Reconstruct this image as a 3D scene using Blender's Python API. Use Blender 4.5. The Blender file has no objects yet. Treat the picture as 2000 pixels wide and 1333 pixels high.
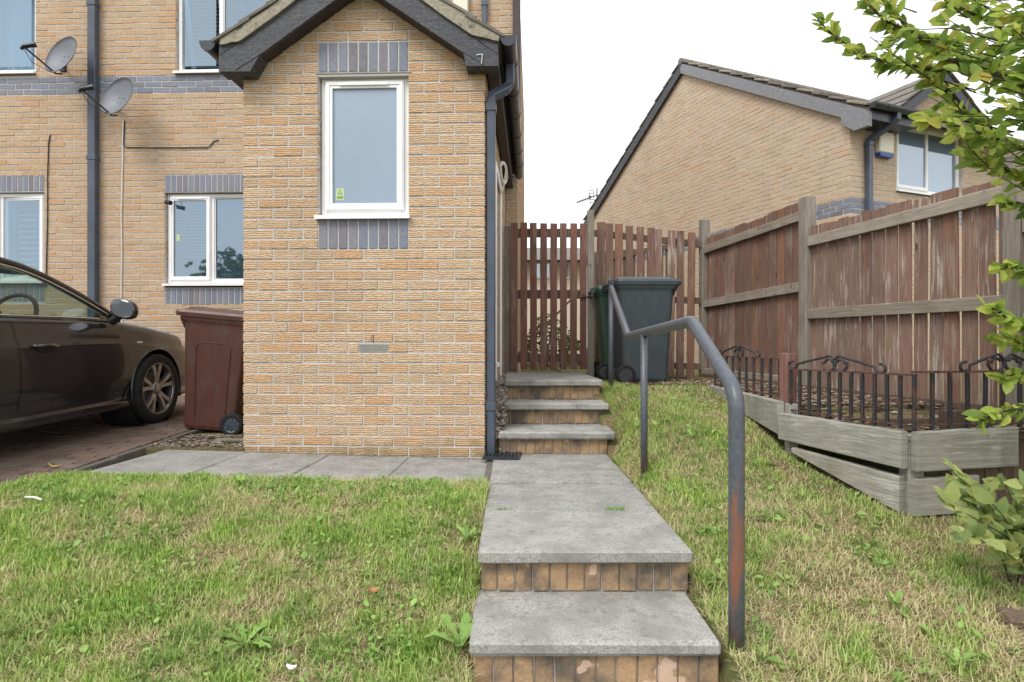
import bpy, math, random
import numpy as np
from mathutils import Vector, Matrix

# ---------------------------------------------------------------- camera, sky, sun
SC = bpy.context.scene
COL = SC.collection
FPX, CX, HY, EYE = 1150.0, 1000.0, 678.0, 0.80      # focal length, centre, horizon of the 2000 px photo; eye height above the path
cam_d = bpy.data.cameras.new('camera')
cam_d.sensor_width = 36.0
cam_d.lens = 36.0 * FPX / 2000.0
cam_d.shift_y = (HY - 666.5) / 2000.0
cam_d.clip_start, cam_d.clip_end = 0.05, 900.0
cam = bpy.data.objects.new('camera', cam_d)
cam.location = (0, 0, EYE)
cam.rotation_euler = (math.radians(90), 0, 0)
COL.objects.link(cam)
SC.camera = cam

SUN_EL, SUN_AZ = math.radians(52), math.radians(215)   # azimuth clockwise from +Y: behind the camera, to its left
world = bpy.data.worlds.new('World')
SC.world = world
world.use_nodes = True
wn = world.node_tree
wn.nodes.clear()
w_out = wn.nodes.new('ShaderNodeOutputWorld')
w_sky = wn.nodes.new('ShaderNodeTexSky')
w_sky.sky_type = 'NISHITA'
w_sky.sun_disc = False
w_sky.sun_elevation = SUN_EL
w_sky.sun_rotation = SUN_AZ
w_b1 = wn.nodes.new('ShaderNodeBackground')
w_b1.inputs['Strength'].default_value = 0.13
w_b2 = wn.nodes.new('ShaderNodeBackground')
w_b2.inputs['Color'].default_value = (0.97, 0.985, 1.0, 1)
w_b2.inputs['Strength'].default_value = 0.92
w_tc = wn.nodes.new('ShaderNodeTexCoord')
w_ns = wn.nodes.new('ShaderNodeTexNoise')
w_ns.inputs['Scale'].default_value = 3.0
w_ns.inputs['Detail'].default_value = 4.0
w_mr = wn.nodes.new('ShaderNodeMapRange')
w_mr.inputs['From Min'].default_value = 0.32
w_mr.inputs['From Max'].default_value = 0.55
w_mr.inputs['To Min'].default_value = 0.72
w_mr.inputs['To Max'].default_value = 1.0
w_mx = wn.nodes.new('ShaderNodeMixShader')
wn.links.new(w_tc.outputs['Generated'], w_ns.inputs['Vector'])
wn.links.new(w_ns.outputs['Fac'], w_mr.inputs['Value'])
wn.links.new(w_mr.outputs['Result'], w_mx.inputs['Fac'])
wn.links.new(w_sky.outputs['Color'], w_b1.inputs['Color'])
wn.links.new(w_b1.outputs[0], w_mx.inputs[1])
wn.links.new(w_b2.outputs[0], w_mx.inputs[2])
wn.links.new(w_mx.outputs[0], w_out.inputs['Surface'])

sun_d = bpy.data.lights.new('sun', 'SUN')
sun_d.energy = 1.5
sun_d.angle = math.radians(24)
sun_d.color = (1.0, 0.965, 0.91)
sun = bpy.data.objects.new('sun', sun_d)
sdir = Vector((math.sin(SUN_AZ) * math.cos(SUN_EL), math.cos(SUN_AZ) * math.cos(SUN_EL), math.sin(SUN_EL)))
sun.rotation_euler = sdir.to_track_quat('Z', 'Y').to_euler()
sun.location = sdir * 30
COL.objects.link(sun)

vs = SC.view_settings
vs.view_transform = 'Standard'
vs.look = 'None'
vs.exposure = 0.80
vs.gamma = 1.0
vs.use_curve_mapping = False
SC.cycles.use_denoising = True
SC.cycles.max_bounces = 7
SC.cycles.transparent_max_bounces = 12
SC.cycles.caustics_reflective = False
SC.cycles.caustics_refractive = False

R = random.Random(7)
rng = np.random.default_rng(11)

# ---------------------------------------------------------------- pixels to places
def ray(px, py):
    return Vector(((px - CX) / FPX, 1.0, (HY - py) / FPX))
def at(px, py, y):                       # point on the pixel's ray at distance y
    d = ray(px, py)
    return Vector((d.x * y, y, EYE + d.z * y))
def on_level(px, py, z):                 # where the pixel's ray meets a level plane
    d = ray(px, py)
    t = (z - EYE) / d.z
    return Vector((d.x * t, t, z))
def on_line(px, py, a, b):               # where it meets the upright plane through plan points a, b
    d = ray(px, py)
    ex, ey = b[0] - a[0], b[1] - a[1]
    den = d.x * ey - d.y * ex
    t = (a[0] * ey - a[1] * ex) / den
    return Vector((d.x * t, t, EYE + d.z * t))

# ---------------------------------------------------------------- mesh building
class MB:
    def __init__(self):
        self.v, self.f = [], []
    def add(self, vs_, fs_):
        o = len(self.v)
        self.v.extend([tuple(p) for p in vs_])
        self.f.extend([tuple(i + o for i in q) for q in fs_])
        return self
    def quad(self, *p):
        return self.add(p, [tuple(range(len(p)))])
    def box(self, x0, x1, y0, y1, z0, z1, c=0.0):
        if c <= 0:
            vs_ = [(x, y, z) for x in (x0, x1) for y in (y0, y1) for z in (z0, z1)]
            fs_ = [(0, 1, 3, 2), (4, 6, 7, 5), (0, 4, 5, 1), (2, 3, 7, 6), (0, 2, 6, 4), (1, 5, 7, 3)]
            return self.add(vs_, fs_)
        v, f = cbox(x0, x1, y0, y1, z0, z1, c)
        return self.add(v, f)
    def obox(self, p, q, w, h, c=0.0, up=(0, 0, 1)):      # a bar from p to q, w across, h along up
        p, q = Vector(p), Vector(q)
        d = q - p
        L = d.length
        d.normalize()
        s = d.cross(Vector(up)).normalized()
        u = s.cross(d).normalized()
        m = MB()
        m.box(0, L, -w / 2, w / 2, -h / 2, h / 2, c)
        return self.add([p + d * a + s * b + u * e for a, b, e in m.v], m.f)
    def prism(self, poly, fn0, fn1):                      # polygon (a,b) mapped by two functions to the two faces
        n = len(poly)
        vs_ = [fn0(*p) for p in poly] + [fn1(*p) for p in poly]
        fs_ = [tuple(range(n - 1, -1, -1)), tuple(range(n, 2 * n))]
        fs_ += [(i, (i + 1) % n, n + (i + 1) % n, n + i) for i in range(n)]
        return self.add(vs_, fs_)
    def loft(self, secs, closed=True, cap0=True, cap1=True):
        n = len(secs[0])
        vs_ = [p for s in secs for p in s]
        fs_ = []
        for k in range(len(secs) - 1):
            for i in range(n if closed else n - 1):
                j = (i + 1) % n
                fs_.append((k * n + i, k * n + j, (k + 1) * n + j, (k + 1) * n + i))
        if cap0 and closed: fs_.append(tuple(range(n - 1, -1, -1)))
        if cap1 and closed: fs_.append(tuple(range((len(secs) - 1) * n, len(secs) * n)))
        return self.add(vs_, fs_)
    def tube(self, pts, r, n=8, cap=True):
        pts = [Vector(p) for p in pts]
        rs = r if isinstance(r, (list, tuple)) else [r] * len(pts)
        secs, side = [], None
        for i, p in enumerate(pts):
            a = pts[max(i - 1, 0)]
            b = pts[min(i + 1, len(pts) - 1)]
            t = (b - a).normalized()
            if side is None:
                side = t.cross(Vector((0, 0, 1)))
                if side.length < 0.1: side = t.cross(Vector((0, 1, 0)))
            side = (side - t * side.dot(t)).normalized()
            u = side.cross(t)
            secs.append([p + (side * math.cos(2 * math.pi * j / n) + u * math.sin(2 * math.pi * j / n)) * rs[i] for j in range(n)])
        return self.loft(secs, True, cap, cap)
    def lathe(self, prof, n=24, axis='z', org=(0, 0, 0), cap=True):   # prof: (radius, height)
        secs = []
        for r_, h in prof:
            s = []
            for j in range(n):
                a = 2 * math.pi * j / n
                c, d = r_ * math.cos(a), r_ * math.sin(a)
                p = {'z': (c, d, h), 'y': (c, h, d), 'x': (h, c, d)}[axis]
                s.append((p[0] + org[0], p[1] + org[1], p[2] + org[2]))
            secs.append(s)
        return self.loft(secs, True, cap, cap)
    def jitter(self, a, rnd=R):
        self.v = [(x + rnd.uniform(-a, a), y + rnd.uniform(-a, a), z + rnd.uniform(-a, a)) for x, y, z in self.v]
        return self
    def mesh(self, name, smooth=False):
        me = bpy.data.meshes.new(name)
        me.from_pydata([tuple(p) for p in self.v], [], self.f)
        me.validate()
        if smooth:
            me.polygons.foreach_set('use_smooth', [True] * len(me.polygons))
        return me

def cbox(x0, x1, y0, y1, z0, z1, c):
    lo, hi = (x0, y0, z0), (x1, y1, z1)
    vs_, idx = [], {}
    for sx in (0, 1):
        for sy in (0, 1):
            for sz in (0, 1):
                s = (sx, sy, sz)
                for ax in range(3):
                    p = []
                    for k in range(3):
                        b = hi[k] if s[k] else lo[k]
                        p.append(b if k == ax else (b - c if s[k] else b + c))
                    idx[(s, ax)] = len(vs_)
                    vs_.append(tuple(p))
    fs_ = []
    def S(ax, a, b, c_):
        s = [0, 0, 0]; s[ax] = a
        o = [k for k in range(3) if k != ax]
        s[o[0]], s[o[1]] = b, c_
        return tuple(s)
    for ax in range(3):
        for a in (0, 1):
            q = [idx[(S(ax, a, b, c_), ax)] for b, c_ in ((0, 0), (1, 0), (1, 1), (0, 1))]
            flip = (a == 0) != (ax == 1)
            fs_.append(tuple(q[::-1] if flip else q))
    for ax in range(3):                                   # edges along ax
        o = [k for k in range(3) if k != ax]
        for b in (0, 1):
            for c_ in (0, 1):
                s0, s1 = S(ax, 0, b, c_), S(ax, 1, b, c_)
                fs_.append((idx[(s0, o[0])], idx[(s1, o[0])], idx[(s1, o[1])], idx[(s0, o[1])]))
    for sx in (0, 1):
        for sy in (0, 1):
            for sz in (0, 1):
                s = (sx, sy, sz)
                fs_.append((idx[(s, 0)], idx[(s, 1)], idx[(s, 2)]))
    return vs_, fs_

def obj(name, m, mt, parent=None, loc=None, rot=None, smooth=False):
    me = m.mesh(name, smooth) if isinstance(m, MB) else m
    if mt is not None and not me.materials:
        me.materials.append(mt)
    o = bpy.data.objects.new(name, me)
    if parent is not None: o.parent = parent
    if loc is not None: o.location = loc
    if rot is not None: o.rotation_euler = rot
    COL.objects.link(o)
    return o
def tag(o, label, cat, group=None):
    o['label'] = label
    o['category'] = cat
    if group: o['group'] = group
    return o
def thing(name, label, cat, loc=(0, 0, 0), rotz=0.0, group=None):
    o = bpy.data.objects.new(name, None)
    o.empty_display_size = 0.1
    o.location = loc
    o.rotation_euler = (0, 0, rotz)
    COL.objects.link(o)
    return tag(o, label, cat, group)
def struct(name, m, mt, **k):
    o = obj(name, m, mt, **k)
    o['kind'] = 'structure'
    return o
def stuff(o):
    o['kind'] = 'stuff'
    return o

# ---------------------------------------------------------------- materials
class NT:
    def __init__(self, name):
        self.m = bpy.data.materials.new(name)
        self.m.use_nodes = True
        self.t = self.m.node_tree
        self.b = self.t.nodes['Principled BSDF']
        self.out = self.t.nodes['Material Output']
    def n(self, typ, props=None, **ins):
        nd = self.t.nodes.new('ShaderNode' + typ)
        for k, v in (props or {}).items(): setattr(nd, k, v)
        for k, v in ins.items():
            self.set(nd, k.replace('_', ' '), v)
        return nd
    def set(self, nd, key, v):
        s = nd.inputs[key]
        if hasattr(v, 'links') and hasattr(v, 'is_output'):
            self.t.links.new(v, s)
        else:
            if s.type == 'RGBA' and len(v) == 3: v = (*v, 1)
            s.default_value = v
    def pos(self, sx=1, sy=1, sz=1, src='pos'):
        if src == 'obj':
            o = self.n('TexCoord').outputs['Object']
        else:
            o = self.n('NewGeometry').outputs['Position']
        mp = self.n('Mapping', Vector=o)
        mp.inputs['Scale'].default_value = (sx, sy, sz)
        return mp.outputs[0]
    def noise(self, vec, scale=5, detail=3, rough=0.5, dist=0.0):
        return self.n('TexNoise', Vector=vec, Scale=float(scale), Detail=float(detail), Roughness=rough, Distortion=float(dist)).outputs['Fac']
    def ramp(self, fac, stops):
        r = self.n('ValToRGB')
        el = r.color_ramp.elements
        while len(el) < len(stops): el.new(0.5)
        for e, (p, c) in zip(el, stops):
            e.position = p
            e.color = (*c, 1) if len(c) == 3 else c
        self.t.links.new(fac, r.inputs[0])
        return r.outputs[0]
    def mix(self, fac, a, b, mode='MIX'):
        nd = self.n('MixRGB', {'blend_type': mode})
        self.set(nd, 'Fac', fac); self.set(nd, 'Color1', a); self.set(nd, 'Color2', b)
        return nd.outputs[0]
    def math(self, op, a, b=0.0, clamp=False):
        nd = self.n('Math', {'operation': op, 'use_clamp': clamp})
        for i, v in enumerate((a, b)):
            if hasattr(v, 'is_output'): self.t.links.new(v, nd.inputs[i])
            else: nd.inputs[i].default_value = v
        return nd.outputs[0]
    def rnd(self):                                         # one value for each object and each loose piece of a mesh
        a = self.n('ObjectInfo').outputs['Random']
        b = self.n('NewGeometry').outputs['Random Per Island']
        return self.math('FRACT', self.math('ADD', self.math('MULTIPLY', a, 7.31), self.math('MULTIPLY', b, 5.77)))
    def bump(self, h, strength=0.3, dist=0.01):
        bp = self.n('Bump', Height=h)
        bp.inputs['Strength'].default_value = strength
        bp.inputs['Distance'].default_value = dist
        self.t.links.new(bp.outputs[0], self.b.inputs['Normal'])
    def done(self, col=None, rough=0.8, spec=0.3, metal=0.0, coat=0.0):
        if col is not None: self.set(self.b, 'Base Color', col)
        self.set(self.b, 'Roughness', rough)
        self.set(self.b, 'Specular IOR Level', spec)
        self.set(self.b, 'Metallic', metal)
        if coat: self.set(self.b, 'Coat Weight', coat)
        return self.m

def m_plain(name, col, rough=0.6, spec=0.4, metal=0.0, vary=0.12, scale=9, coat=0.0, bump=0.0):
    t = NT(name)
    p = t.pos()
    f = t.noise(p, scale, 4, 0.6)
    lo = tuple(c * (1 - vary) for c in col)
    hi = tuple(min(1, c * (1 + vary)) for c in col)
    c = t.ramp(f, [(0.3, lo), (0.7, hi)])
    if bump: t.bump(t.noise(p, scale * 12, 3), bump, 0.004)
    rr = t.math('ADD', t.math('MULTIPLY', t.noise(p, scale * 2.3, 3), 0.2), rough - 0.1)
    return t.done(c, rr, spec, metal, coat)

def m_brick(name, ridge, groove, tint, wall_axis='x', relief=0.9):
    t = NT(name)
    r = t.rnd()
    geo = t.n('NewGeometry')
    off = t.n('CombineXYZ', X=t.math('MULTIPLY', r, 17.0), Y=0.0, Z=t.math('MULTIPLY', r, 31.0))
    add = t.n('VectorMath', {'operation': 'ADD'})
    t.t.links.new(geo.outputs['Position'], add.inputs[0])
    t.t.links.new(off.outputs[0], add.inputs[1])
    mp = t.n('Mapping', Vector=add.outputs[0])
    mp.inputs['Scale'].default_value = (1, 1, 1)
    wv = t.n('TexWave', {'wave_type': 'BANDS', 'bands_direction': 'Z', 'wave_profile': 'SIN'}, Vector=mp.outputs[0], Scale=21.0, Distortion=5.5, Detail=2.0, Detail_Scale=1.6, Detail_Roughness=0.6)
    mp3 = t.n('Mapping', Vector=add.outputs[0])
    mp3.inputs['Scale'].default_value = (14, 14, 50)
    g = t.math('ADD', t.math('MULTIPLY', wv.outputs['Fac'], 0.45), t.math('MULTIPLY', t.noise(mp3.outputs[0], 2.0, 2.5, 0.55, 1.0), 0.55))
    mp2 = t.n('Mapping', Vector=add.outputs[0])
    mp2.inputs['Scale'].default_value = (1, 1, 1)
    fine = t.noise(mp2.outputs[0], 160, 3, 0.7)
    blot = t.noise(mp2.outputs[0], 14, 3, 0.6)
    line = t.ramp(g, [(0.30, (0, 0, 0)), (0.52, (1, 1, 1))])
    base = t.ramp(r, [(0.0, tuple(a * k for a, k in zip(ridge, (0.88, 0.87, 0.84)))), (0.25, ridge), (0.5, tuple(min(1, a * 1.08) for a in ridge)), (0.75, tint), (1.0, tuple(a * k for a, k in zip(tint, (0.99, 0.86, 0.74))))])
    base = t.mix(t.ramp(blot, [(0.35, (0, 0, 0)), (0.7, (0.55, 0.55, 0.55))]), base, tuple(a * 0.9 + 0.03 for a in ridge))
    c = t.mix(line, groove, base)
    c = t.mix(0.35, c, t.ramp(fine, [(0.3, (0.55, 0.52, 0.5)), (0.7, (1.25, 1.22, 1.2))]), 'MULTIPLY')
    # damp, dirty foot and runs with shapes of their own
    big = t.noise(t.pos(2.2, 2.2, 0.7), 1.0, 4, 0.6)
    c = t.mix(t.ramp(big, [(0.55, (0, 0, 0)), (0.8, (0.35, 0.35, 0.35))]), c, tuple(a * 0.72 for a in groove))
    pz = t.n('SeparateXYZ', Vector=geo.outputs['Position']).outputs['Z']
    ft = t.math('SUBTRACT', t.math('MULTIPLY', t.noise(t.pos(5, 5, 9), 1.2, 4, 0.65), 0.42), pz)
    c = t.mix(t.ramp(ft, [(0.08, (0, 0, 0)), (0.22, (0.65, 0.65, 0.65))]), c, (0.20, 0.145, 0.06))
    h = t.math('ADD', t.math('MULTIPLY', line, 0.8), t.math('MULTIPLY', fine, 0.3))
    t.bump(h, relief, 0.006)
    return t.done(c, 0.9, 0.15)

MAT = {}
MAT['brick'] = m_brick('buff brick', (0.63, 0.49, 0.35), (0.43, 0.275, 0.155), (0.65, 0.455, 0.295))
MAT['brick_far'] = m_brick('buff brick of the right house', (0.58, 0.465, 0.345), (0.45, 0.335, 0.225), (0.61, 0.47, 0.335), relief=0.6)
t = NT('mortar'); f = t.noise(t.pos(), 60, 4); g = t.noise(t.pos(), 3, 3)
t.bump(f, 0.5, 0.003)
MAT['mortar'] = t.done(t.mix(g, t.ramp(f, [(0.3, (0.43, 0.425, 0.415)), (0.7, (0.57, 0.56, 0.545))]), (0.50, 0.485, 0.46)), 0.95, 0.1)
t = NT('blue brick'); r = t.rnd(); f = t.noise(t.pos(), 45, 4)
c = t.ramp(r, [(0, (0.13, 0.155, 0.21)), (0.45, (0.19, 0.215, 0.275)), (0.75, (0.20, 0.19, 0.225)), (1, (0.14, 0.135, 0.16))])
t.bump(f, 0.25, 0.003)
MAT['blue'] = t.done(t.mix(0.25, c, t.ramp(f, [(0.3, (0.10, 0.10, 0.13)), (0.75, (0.34, 0.35, 0.38))])), 0.62, 0.4)
t = NT('riser brick'); r = t.rnd(); p = t.pos(); f = t.noise(p, 90, 4, 0.7); b = t.noise(p, 6.5, 4, 0.6); sp = t.noise(p, 11, 2, 0.4)
c = t.ramp(r, [(0, (0.40, 0.27, 0.155)), (0.5, (0.47, 0.31, 0.175)), (1, (0.36, 0.25, 0.155))])
c = t.mix(t.ramp(f, [(0.3, (0.5, 0.5, 0.5)), (0.65, (0, 0, 0))]), c, (0.20, 0.13, 0.075))
c = t.mix(t.ramp(b, [(0.43, (0, 0, 0)), (0.64, (0.88, 0.88, 0.88))]), c, (0.085, 0.080, 0.070))
c = t.mix(t.ramp(sp, [(0.67, (0, 0, 0)), (0.69, (0.8, 0.8, 0.8))]), c, (0.58, 0.42, 0.32))
t.bump(t.math('ADD', f, t.math('MULTIPLY', sp, 1.2)), 0.6, 0.006)
MAT['riser'] = t.done(c, 0.92, 0.15)
def m_slab(name, tone, stain):
    t = NT(name); p = t.pos(); r = t.rnd()
    f = t.noise(p, 130, 4, 0.75); b = t.noise(p, 5, 5, 0.65); s2 = t.noise(p, 28, 4, 0.6)
    c = t.ramp(f, [(0.34, tuple(a * 0.45 for a in tone)), (0.5, tone), (0.68, tuple(a * 1.4 for a in tone))])
    c = t.mix(t.ramp(b, [(0.42, (0, 0, 0)), (0.62, (stain, stain, stain))]), c, tuple(a * 0.52 for a in tone))
    c = t.mix(t.ramp(s2, [(0.54, (0, 0, 0)), (0.68, (0.6, 0.6, 0.6))]), c, (0.13, 0.126, 0.108))
    v = t.n('TexVoronoi', Vector=p, Scale=19.0).outputs['Distance']
    c = t.mix(t.ramp(v, [(0.05, (0.75, 0.75, 0.75)), (0.10, (0, 0, 0))]), c, (0.47, 0.46, 0.43))
    c = t.mix(t.math('MULTIPLY', r, 0.30), c, tuple(a * 0.80 for a in tone))
    t.bump(t.math('ADD', f, t.math('MULTIPLY', s2, 0.7)), 0.45, 0.004)
    return t.done(c, 0.93, 0.18)
MAT['slab'] = m_slab('concrete slab', (0.32, 0.312, 0.296), 0.6)
MAT['tread'] = m_slab('weathered step slab', (0.355, 0.346, 0.325), 0.7)
MAT['edging'] = m_slab('concrete edging', (0.15, 0.138, 0.12), 0.6)
t = NT('white plastic frame'); f = t.noise(t.pos(), 3, 4); d = t.noise(t.pos(9, 9, 2), 4, 4)
MAT['upvc'] = t.done(t.mix(t.ramp(d, [(0.55, (0, 0, 0)), (0.8, (0.4, 0.4, 0.4))]), t.ramp(f, [(0.3, (0.78, 0.78, 0.785)), (0.7, (0.84, 0.84, 0.84))]), (0.55, 0.54, 0.51)), 0.35, 0.5)
def m_pane(name, base, gl, rough=0.03, trans=0.0, tint=(0.55, 0.68, 0.78)):
    t = NT(name)
    f = t.noise(t.pos(), 1.3, 2)
    base_c = t.ramp(f, [(0.3, tuple(a * 0.93 for a in base)), (0.7, tuple(min(1, a * 1.07) for a in base))])
    t.done(base_c, 0.5, 0.3)
    g = t.n('BsdfGlossy', Color=(0.86, 0.94, 1.0), Roughness=rough)
    m1 = t.n('MixShader'); m1.inputs[0].default_value = trans
    tr = t.n('BsdfTransparent', Color=tint)
    t.t.links.new(t.b.outputs[0], m1.inputs[1]); t.t.links.new(tr.outputs[0], m1.inputs[2])
    m2 = t.n('MixShader'); m2.inputs[0].default_value = gl
    t.t.links.new(m1.outputs[0], m2.inputs[1]); t.t.links.new(g.outputs[0], m2.inputs[2])
    t.t.links.new(m2.outputs[0], t.out.inputs['Surface'])
    return t.m
MAT['frosted'] = m_pane('obscured glass', (0.16, 0.225, 0.31), 0.14, 0.30)
MAT['glass'] = m_pane('window glass', (0.14, 0.24, 0.32), 0.20, 0.02, 0.86, (0.52, 0.70, 0.82))
MAT['glass_far'] = m_pane('window glass of the right house', (0.18, 0.27, 0.38), 0.28, 0.04, 0.25)
MAT['car_glass'] = m_pane('car glass', (0.02, 0.03, 0.03), 0.10, 0.01, 0.96, (0.66, 0.76, 0.72))
t = NT('painted black timber'); p = t.pos(); gr = t.noise(t.pos(4, 4, 26), 3, 4, 0.6, 0.8); pe = t.noise(t.pos(16, 16, 40), 2.2, 5, 0.7, 1.5)
c = t.ramp(gr, [(0.3, (0.022, 0.024, 0.030)), (0.7, (0.050, 0.052, 0.062))])
c = t.mix(t.ramp(pe, [(0.52, (0, 0, 0)), (0.66, (0.8, 0.8, 0.8))]), c, (0.135, 0.14, 0.155))
c = t.mix(t.ramp(t.noise(t.pos(22, 22, 46), 2.4, 5, 0.75, 2.0), [(0.61, (0, 0, 0)), (0.66, (0.9, 0.9, 0.9))]), c, (0.36, 0.365, 0.38))
t.bump(t.math('ADD', gr, pe), 0.5, 0.006)
MAT['barge'] = t.done(c, 0.55, 0.4)
t = NT('peeling grey timber'); gr = t.noise(t.pos(6, 6, 20), 3, 4, 0.6, 0.8); pe = t.noise(t.pos(5, 5, 12), 2.2, 5, 0.7, 1.0)
c = t.ramp(gr, [(0.3, (0.16, 0.165, 0.185)), (0.7, (0.25, 0.25, 0.265))])
MAT['barge_grey'] = t.done(t.mix(t.ramp(pe, [(0.55, (0, 0, 0)), (0.7, (0.7, 0.7, 0.7))]), c, (0.32, 0.31, 0.30)), 0.7, 0.3)
MAT['gutter'] = m_plain('black gutter plastic', (0.028, 0.033, 0.045), 0.32, 0.5, vary=0.35, scale=5)
MAT['pipe_grey'] = m_plain('grey rainwater pipe', (0.060, 0.075, 0.105), 0.38, 0.5, vary=0.25, scale=4)
MAT['soffit'] = m_plain('dark brown soffit', (0.040, 0.030, 0.030), 0.5, 0.4, vary=0.3, scale=6)
t = NT('roof tile'); r = t.rnd(); p = t.pos(); f = t.noise(p, 70, 4, 0.7); b = t.noise(p, 9, 4, 0.6)
c = t.ramp(r, [(0, (0.15, 0.13, 0.115)), (1, (0.22, 0.195, 0.175))])
c = t.mix(t.ramp(b, [(0.45, (0, 0, 0)), (0.65, (0.7, 0.7, 0.7))]), c, (0.095, 0.10, 0.075))
t.bump(f, 0.5, 0.006)
MAT['tile'] = t.done(t.mix(0.3, c, t.ramp(f, [(0.3, (0.05, 0.05, 0.05)), (0.7, (0.36, 0.34, 0.31))])), 0.92, 0.15)
t = NT('verge mortar'); p = t.pos(); f = t.noise(p, 40, 4, 0.7); b = t.noise(p, 10, 5, 0.7)
c = t.ramp(f, [(0.3, (0.24, 0.215, 0.165)), (0.7, (0.40, 0.37, 0.30))])
t.bump(t.math('ADD', f, b), 0.7, 0.01)
MAT['verge'] = t.done(t.mix(t.ramp(b, [(0.55, (0, 0, 0)), (0.64, (0.85, 0.85, 0.85))]), c, (0.075, 0.07, 0.055)), 0.95, 0.1)
def m_wood(name, cols, peel, peel_amt, grain=(30, 30, 2.2), rough=0.85, green=0.0):
    t = NT(name); r = t.rnd()
    geo = t.n('NewGeometry')
    off = t.n('CombineXYZ', X=t.math('MULTIPLY', r, 9.0), Y=t.math('MULTIPLY', r, 5.0), Z=t.math('MULTIPLY', r, 13.0))
    add = t.n('VectorMath', {'operation': 'ADD'})
    t.t.links.new(geo.outputs['Position'], add.inputs[0]); t.t.links.new(off.outputs[0], add.inputs[1])
    def mpd(s):
        m_ = t.n('Mapping', Vector=add.outputs[0]); m_.inputs['Scale'].default_value = s
        return m_.outputs[0]
    g = t.noise(mpd(grain), 2.0, 5, 0.65, 0.6)
    c = t.ramp(r, [(i / (len(cols) - 1), col) for i, col in enumerate(cols)])
    c = t.mix(0.55, c, t.ramp(g, [(0.28, (0.38, 0.36, 0.34)), (0.55, (1.0, 1.0, 1.0)), (0.8, (1.35, 1.33, 1.3))]), 'MULTIPLY')
    pl = t.noise(mpd(tuple(a * 0.7 for a in grain)), 1.6, 5, 0.7, 0.9)
    big = t.noise(mpd((2.2, 2.2, 1.6)), 1.5, 3)
    pl = t.math('ADD', pl, t.math('MULTIPLY', t.math('SUBTRACT', big, 0.5), 0.55))
    c = t.mix(t.ramp(pl, [(0.56, (0, 0, 0)), (0.68, (peel_amt,) * 3)]), c, peel)
    if green:
        gz = t.noise(mpd((3, 3, 1.1)), 2.0, 4)
        c = t.mix(t.ramp(gz, [(0.50, (0, 0, 0)), (0.75, (green,) * 3)]), c, (0.085, 0.090, 0.042))
    kn = t.n('TexVoronoi', Vector=mpd((8, 8, 2.4)), Scale=1.0).outputs['Distance']
    c = t.mix(t.ramp(kn, [(0.05, (0.8, 0.8, 0.8)), (0.09, (0, 0, 0))]), c, (0.05, 0.03, 0.022))
    t.bump(t.math('ADD', g, pl), 0.5, 0.005)
    return t.done(c, rough, 0.2)
MAT['picket'] = m_wood('red-brown stained board', [(0.175, 0.096, 0.076), (0.210, 0.118, 0.090), (0.185, 0.115, 0.093), (0.245, 0.130, 0.090), (0.165, 0.104, 0.086)], (0.32, 0.27, 0.225), 0.7, green=0.35)
MAT['picket_worn'] = m_wood('worn red-brown board', [(0.215, 0.132, 0.104), (0.25, 0.155, 0.122), (0.225, 0.15, 0.125), (0.275, 0.175, 0.132)], (0.45, 0.385, 0.33), 0.85, green=0.3)
MAT['gate'] = m_wood('red gate board', [(0.175, 0.086, 0.069), (0.21, 0.102, 0.080), (0.19, 0.104, 0.084)], (0.31, 0.23, 0.19), 0.6, green=0.45)
MAT['post'] = m_wood('weathered grey post', [(0.215, 0.185, 0.155), (0.26, 0.23, 0.195)], (0.35, 0.32, 0.275), 0.5, green=0.35)
MAT['rail_wood'] = m_wood('weathered fence rail', [(0.27, 0.235, 0.19), (0.33, 0.29, 0.24)], (0.40, 0.36, 0.30), 0.55, grain=(2.2, 2.2, 34), green=0.3)
MAT['sleeper'] = m_wood('silvered timber plank', [(0.30, 0.29, 0.255), (0.345, 0.335, 0.30), (0.29, 0.265, 0.22)], (0.50, 0.49, 0.45), 0.8, grain=(3.0, 3.0, 46), green=0.45)
MAT['dark_board'] = m_wood('old brown board', [(0.12, 0.085, 0.062), (0.16, 0.115, 0.085)], (0.22, 0.18, 0.14), 0.4, green=0.3)
t = NT('handrail paint'); p = t.pos(); f = t.noise(t.pos(13, 13, 1.5), 1.6, 4, 0.65, 0.4); f2 = t.noise(p, 60, 3)
c = t.ramp(f2, [(0.3, (0.060, 0.069, 0.084)), (0.7, (0.092, 0.104, 0.122))])
sepz = t.n('SeparateXYZ', Vector=t.n('NewGeometry').outputs['Position']).outputs['Z']
lowz = t.n('MapRange', Value=sepz)
lowz.inputs['From Min'].default_value = 0.0; lowz.inputs['From Max'].default_value = 0.75; lowz.inputs['To Min'].default_value = 0.07; lowz.inputs['To Max'].default_value = -0.06
c = t.mix(t.ramp(t.math('ADD', f, lowz.outputs[0]), [(0.56, (0, 0, 0)), (0.64, (0.85, 0.85, 0.85))]), c, (0.215, 0.085, 0.045))
t.bump(t.math('ADD', f2, f), 0.2, 0.003)
MAT['handrail'] = t.done(c, 0.40, 0.5)
t = NT('rusty black iron'); p = t.pos(); f = t.noise(t.pos(12, 12, 5), 1.7, 4, 0.7, 0.5); f2 = t.noise(p, 120, 3)
c = t.ramp(f2, [(0.3, (0.020, 0.020, 0.024)), (0.7, (0.045, 0.046, 0.054))])
MAT['iron'] = t.done(t.mix(t.ramp(f, [(0.56, (0, 0, 0)), (0.66, (0.9, 0.9, 0.9))]), c, (0.16, 0.055, 0.036)), 0.5, 0.4)
t = NT('rusty rail iron'); f = t.noise(t.pos(9, 9, 9), 1.7, 4, 0.7, 0.5)
MAT['iron_rust'] = t.done(t.ramp(f, [(0.40, (0.035, 0.033, 0.036)), (0.60, (0.17, 0.075, 0.055))]), 0.6, 0.3)
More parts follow.
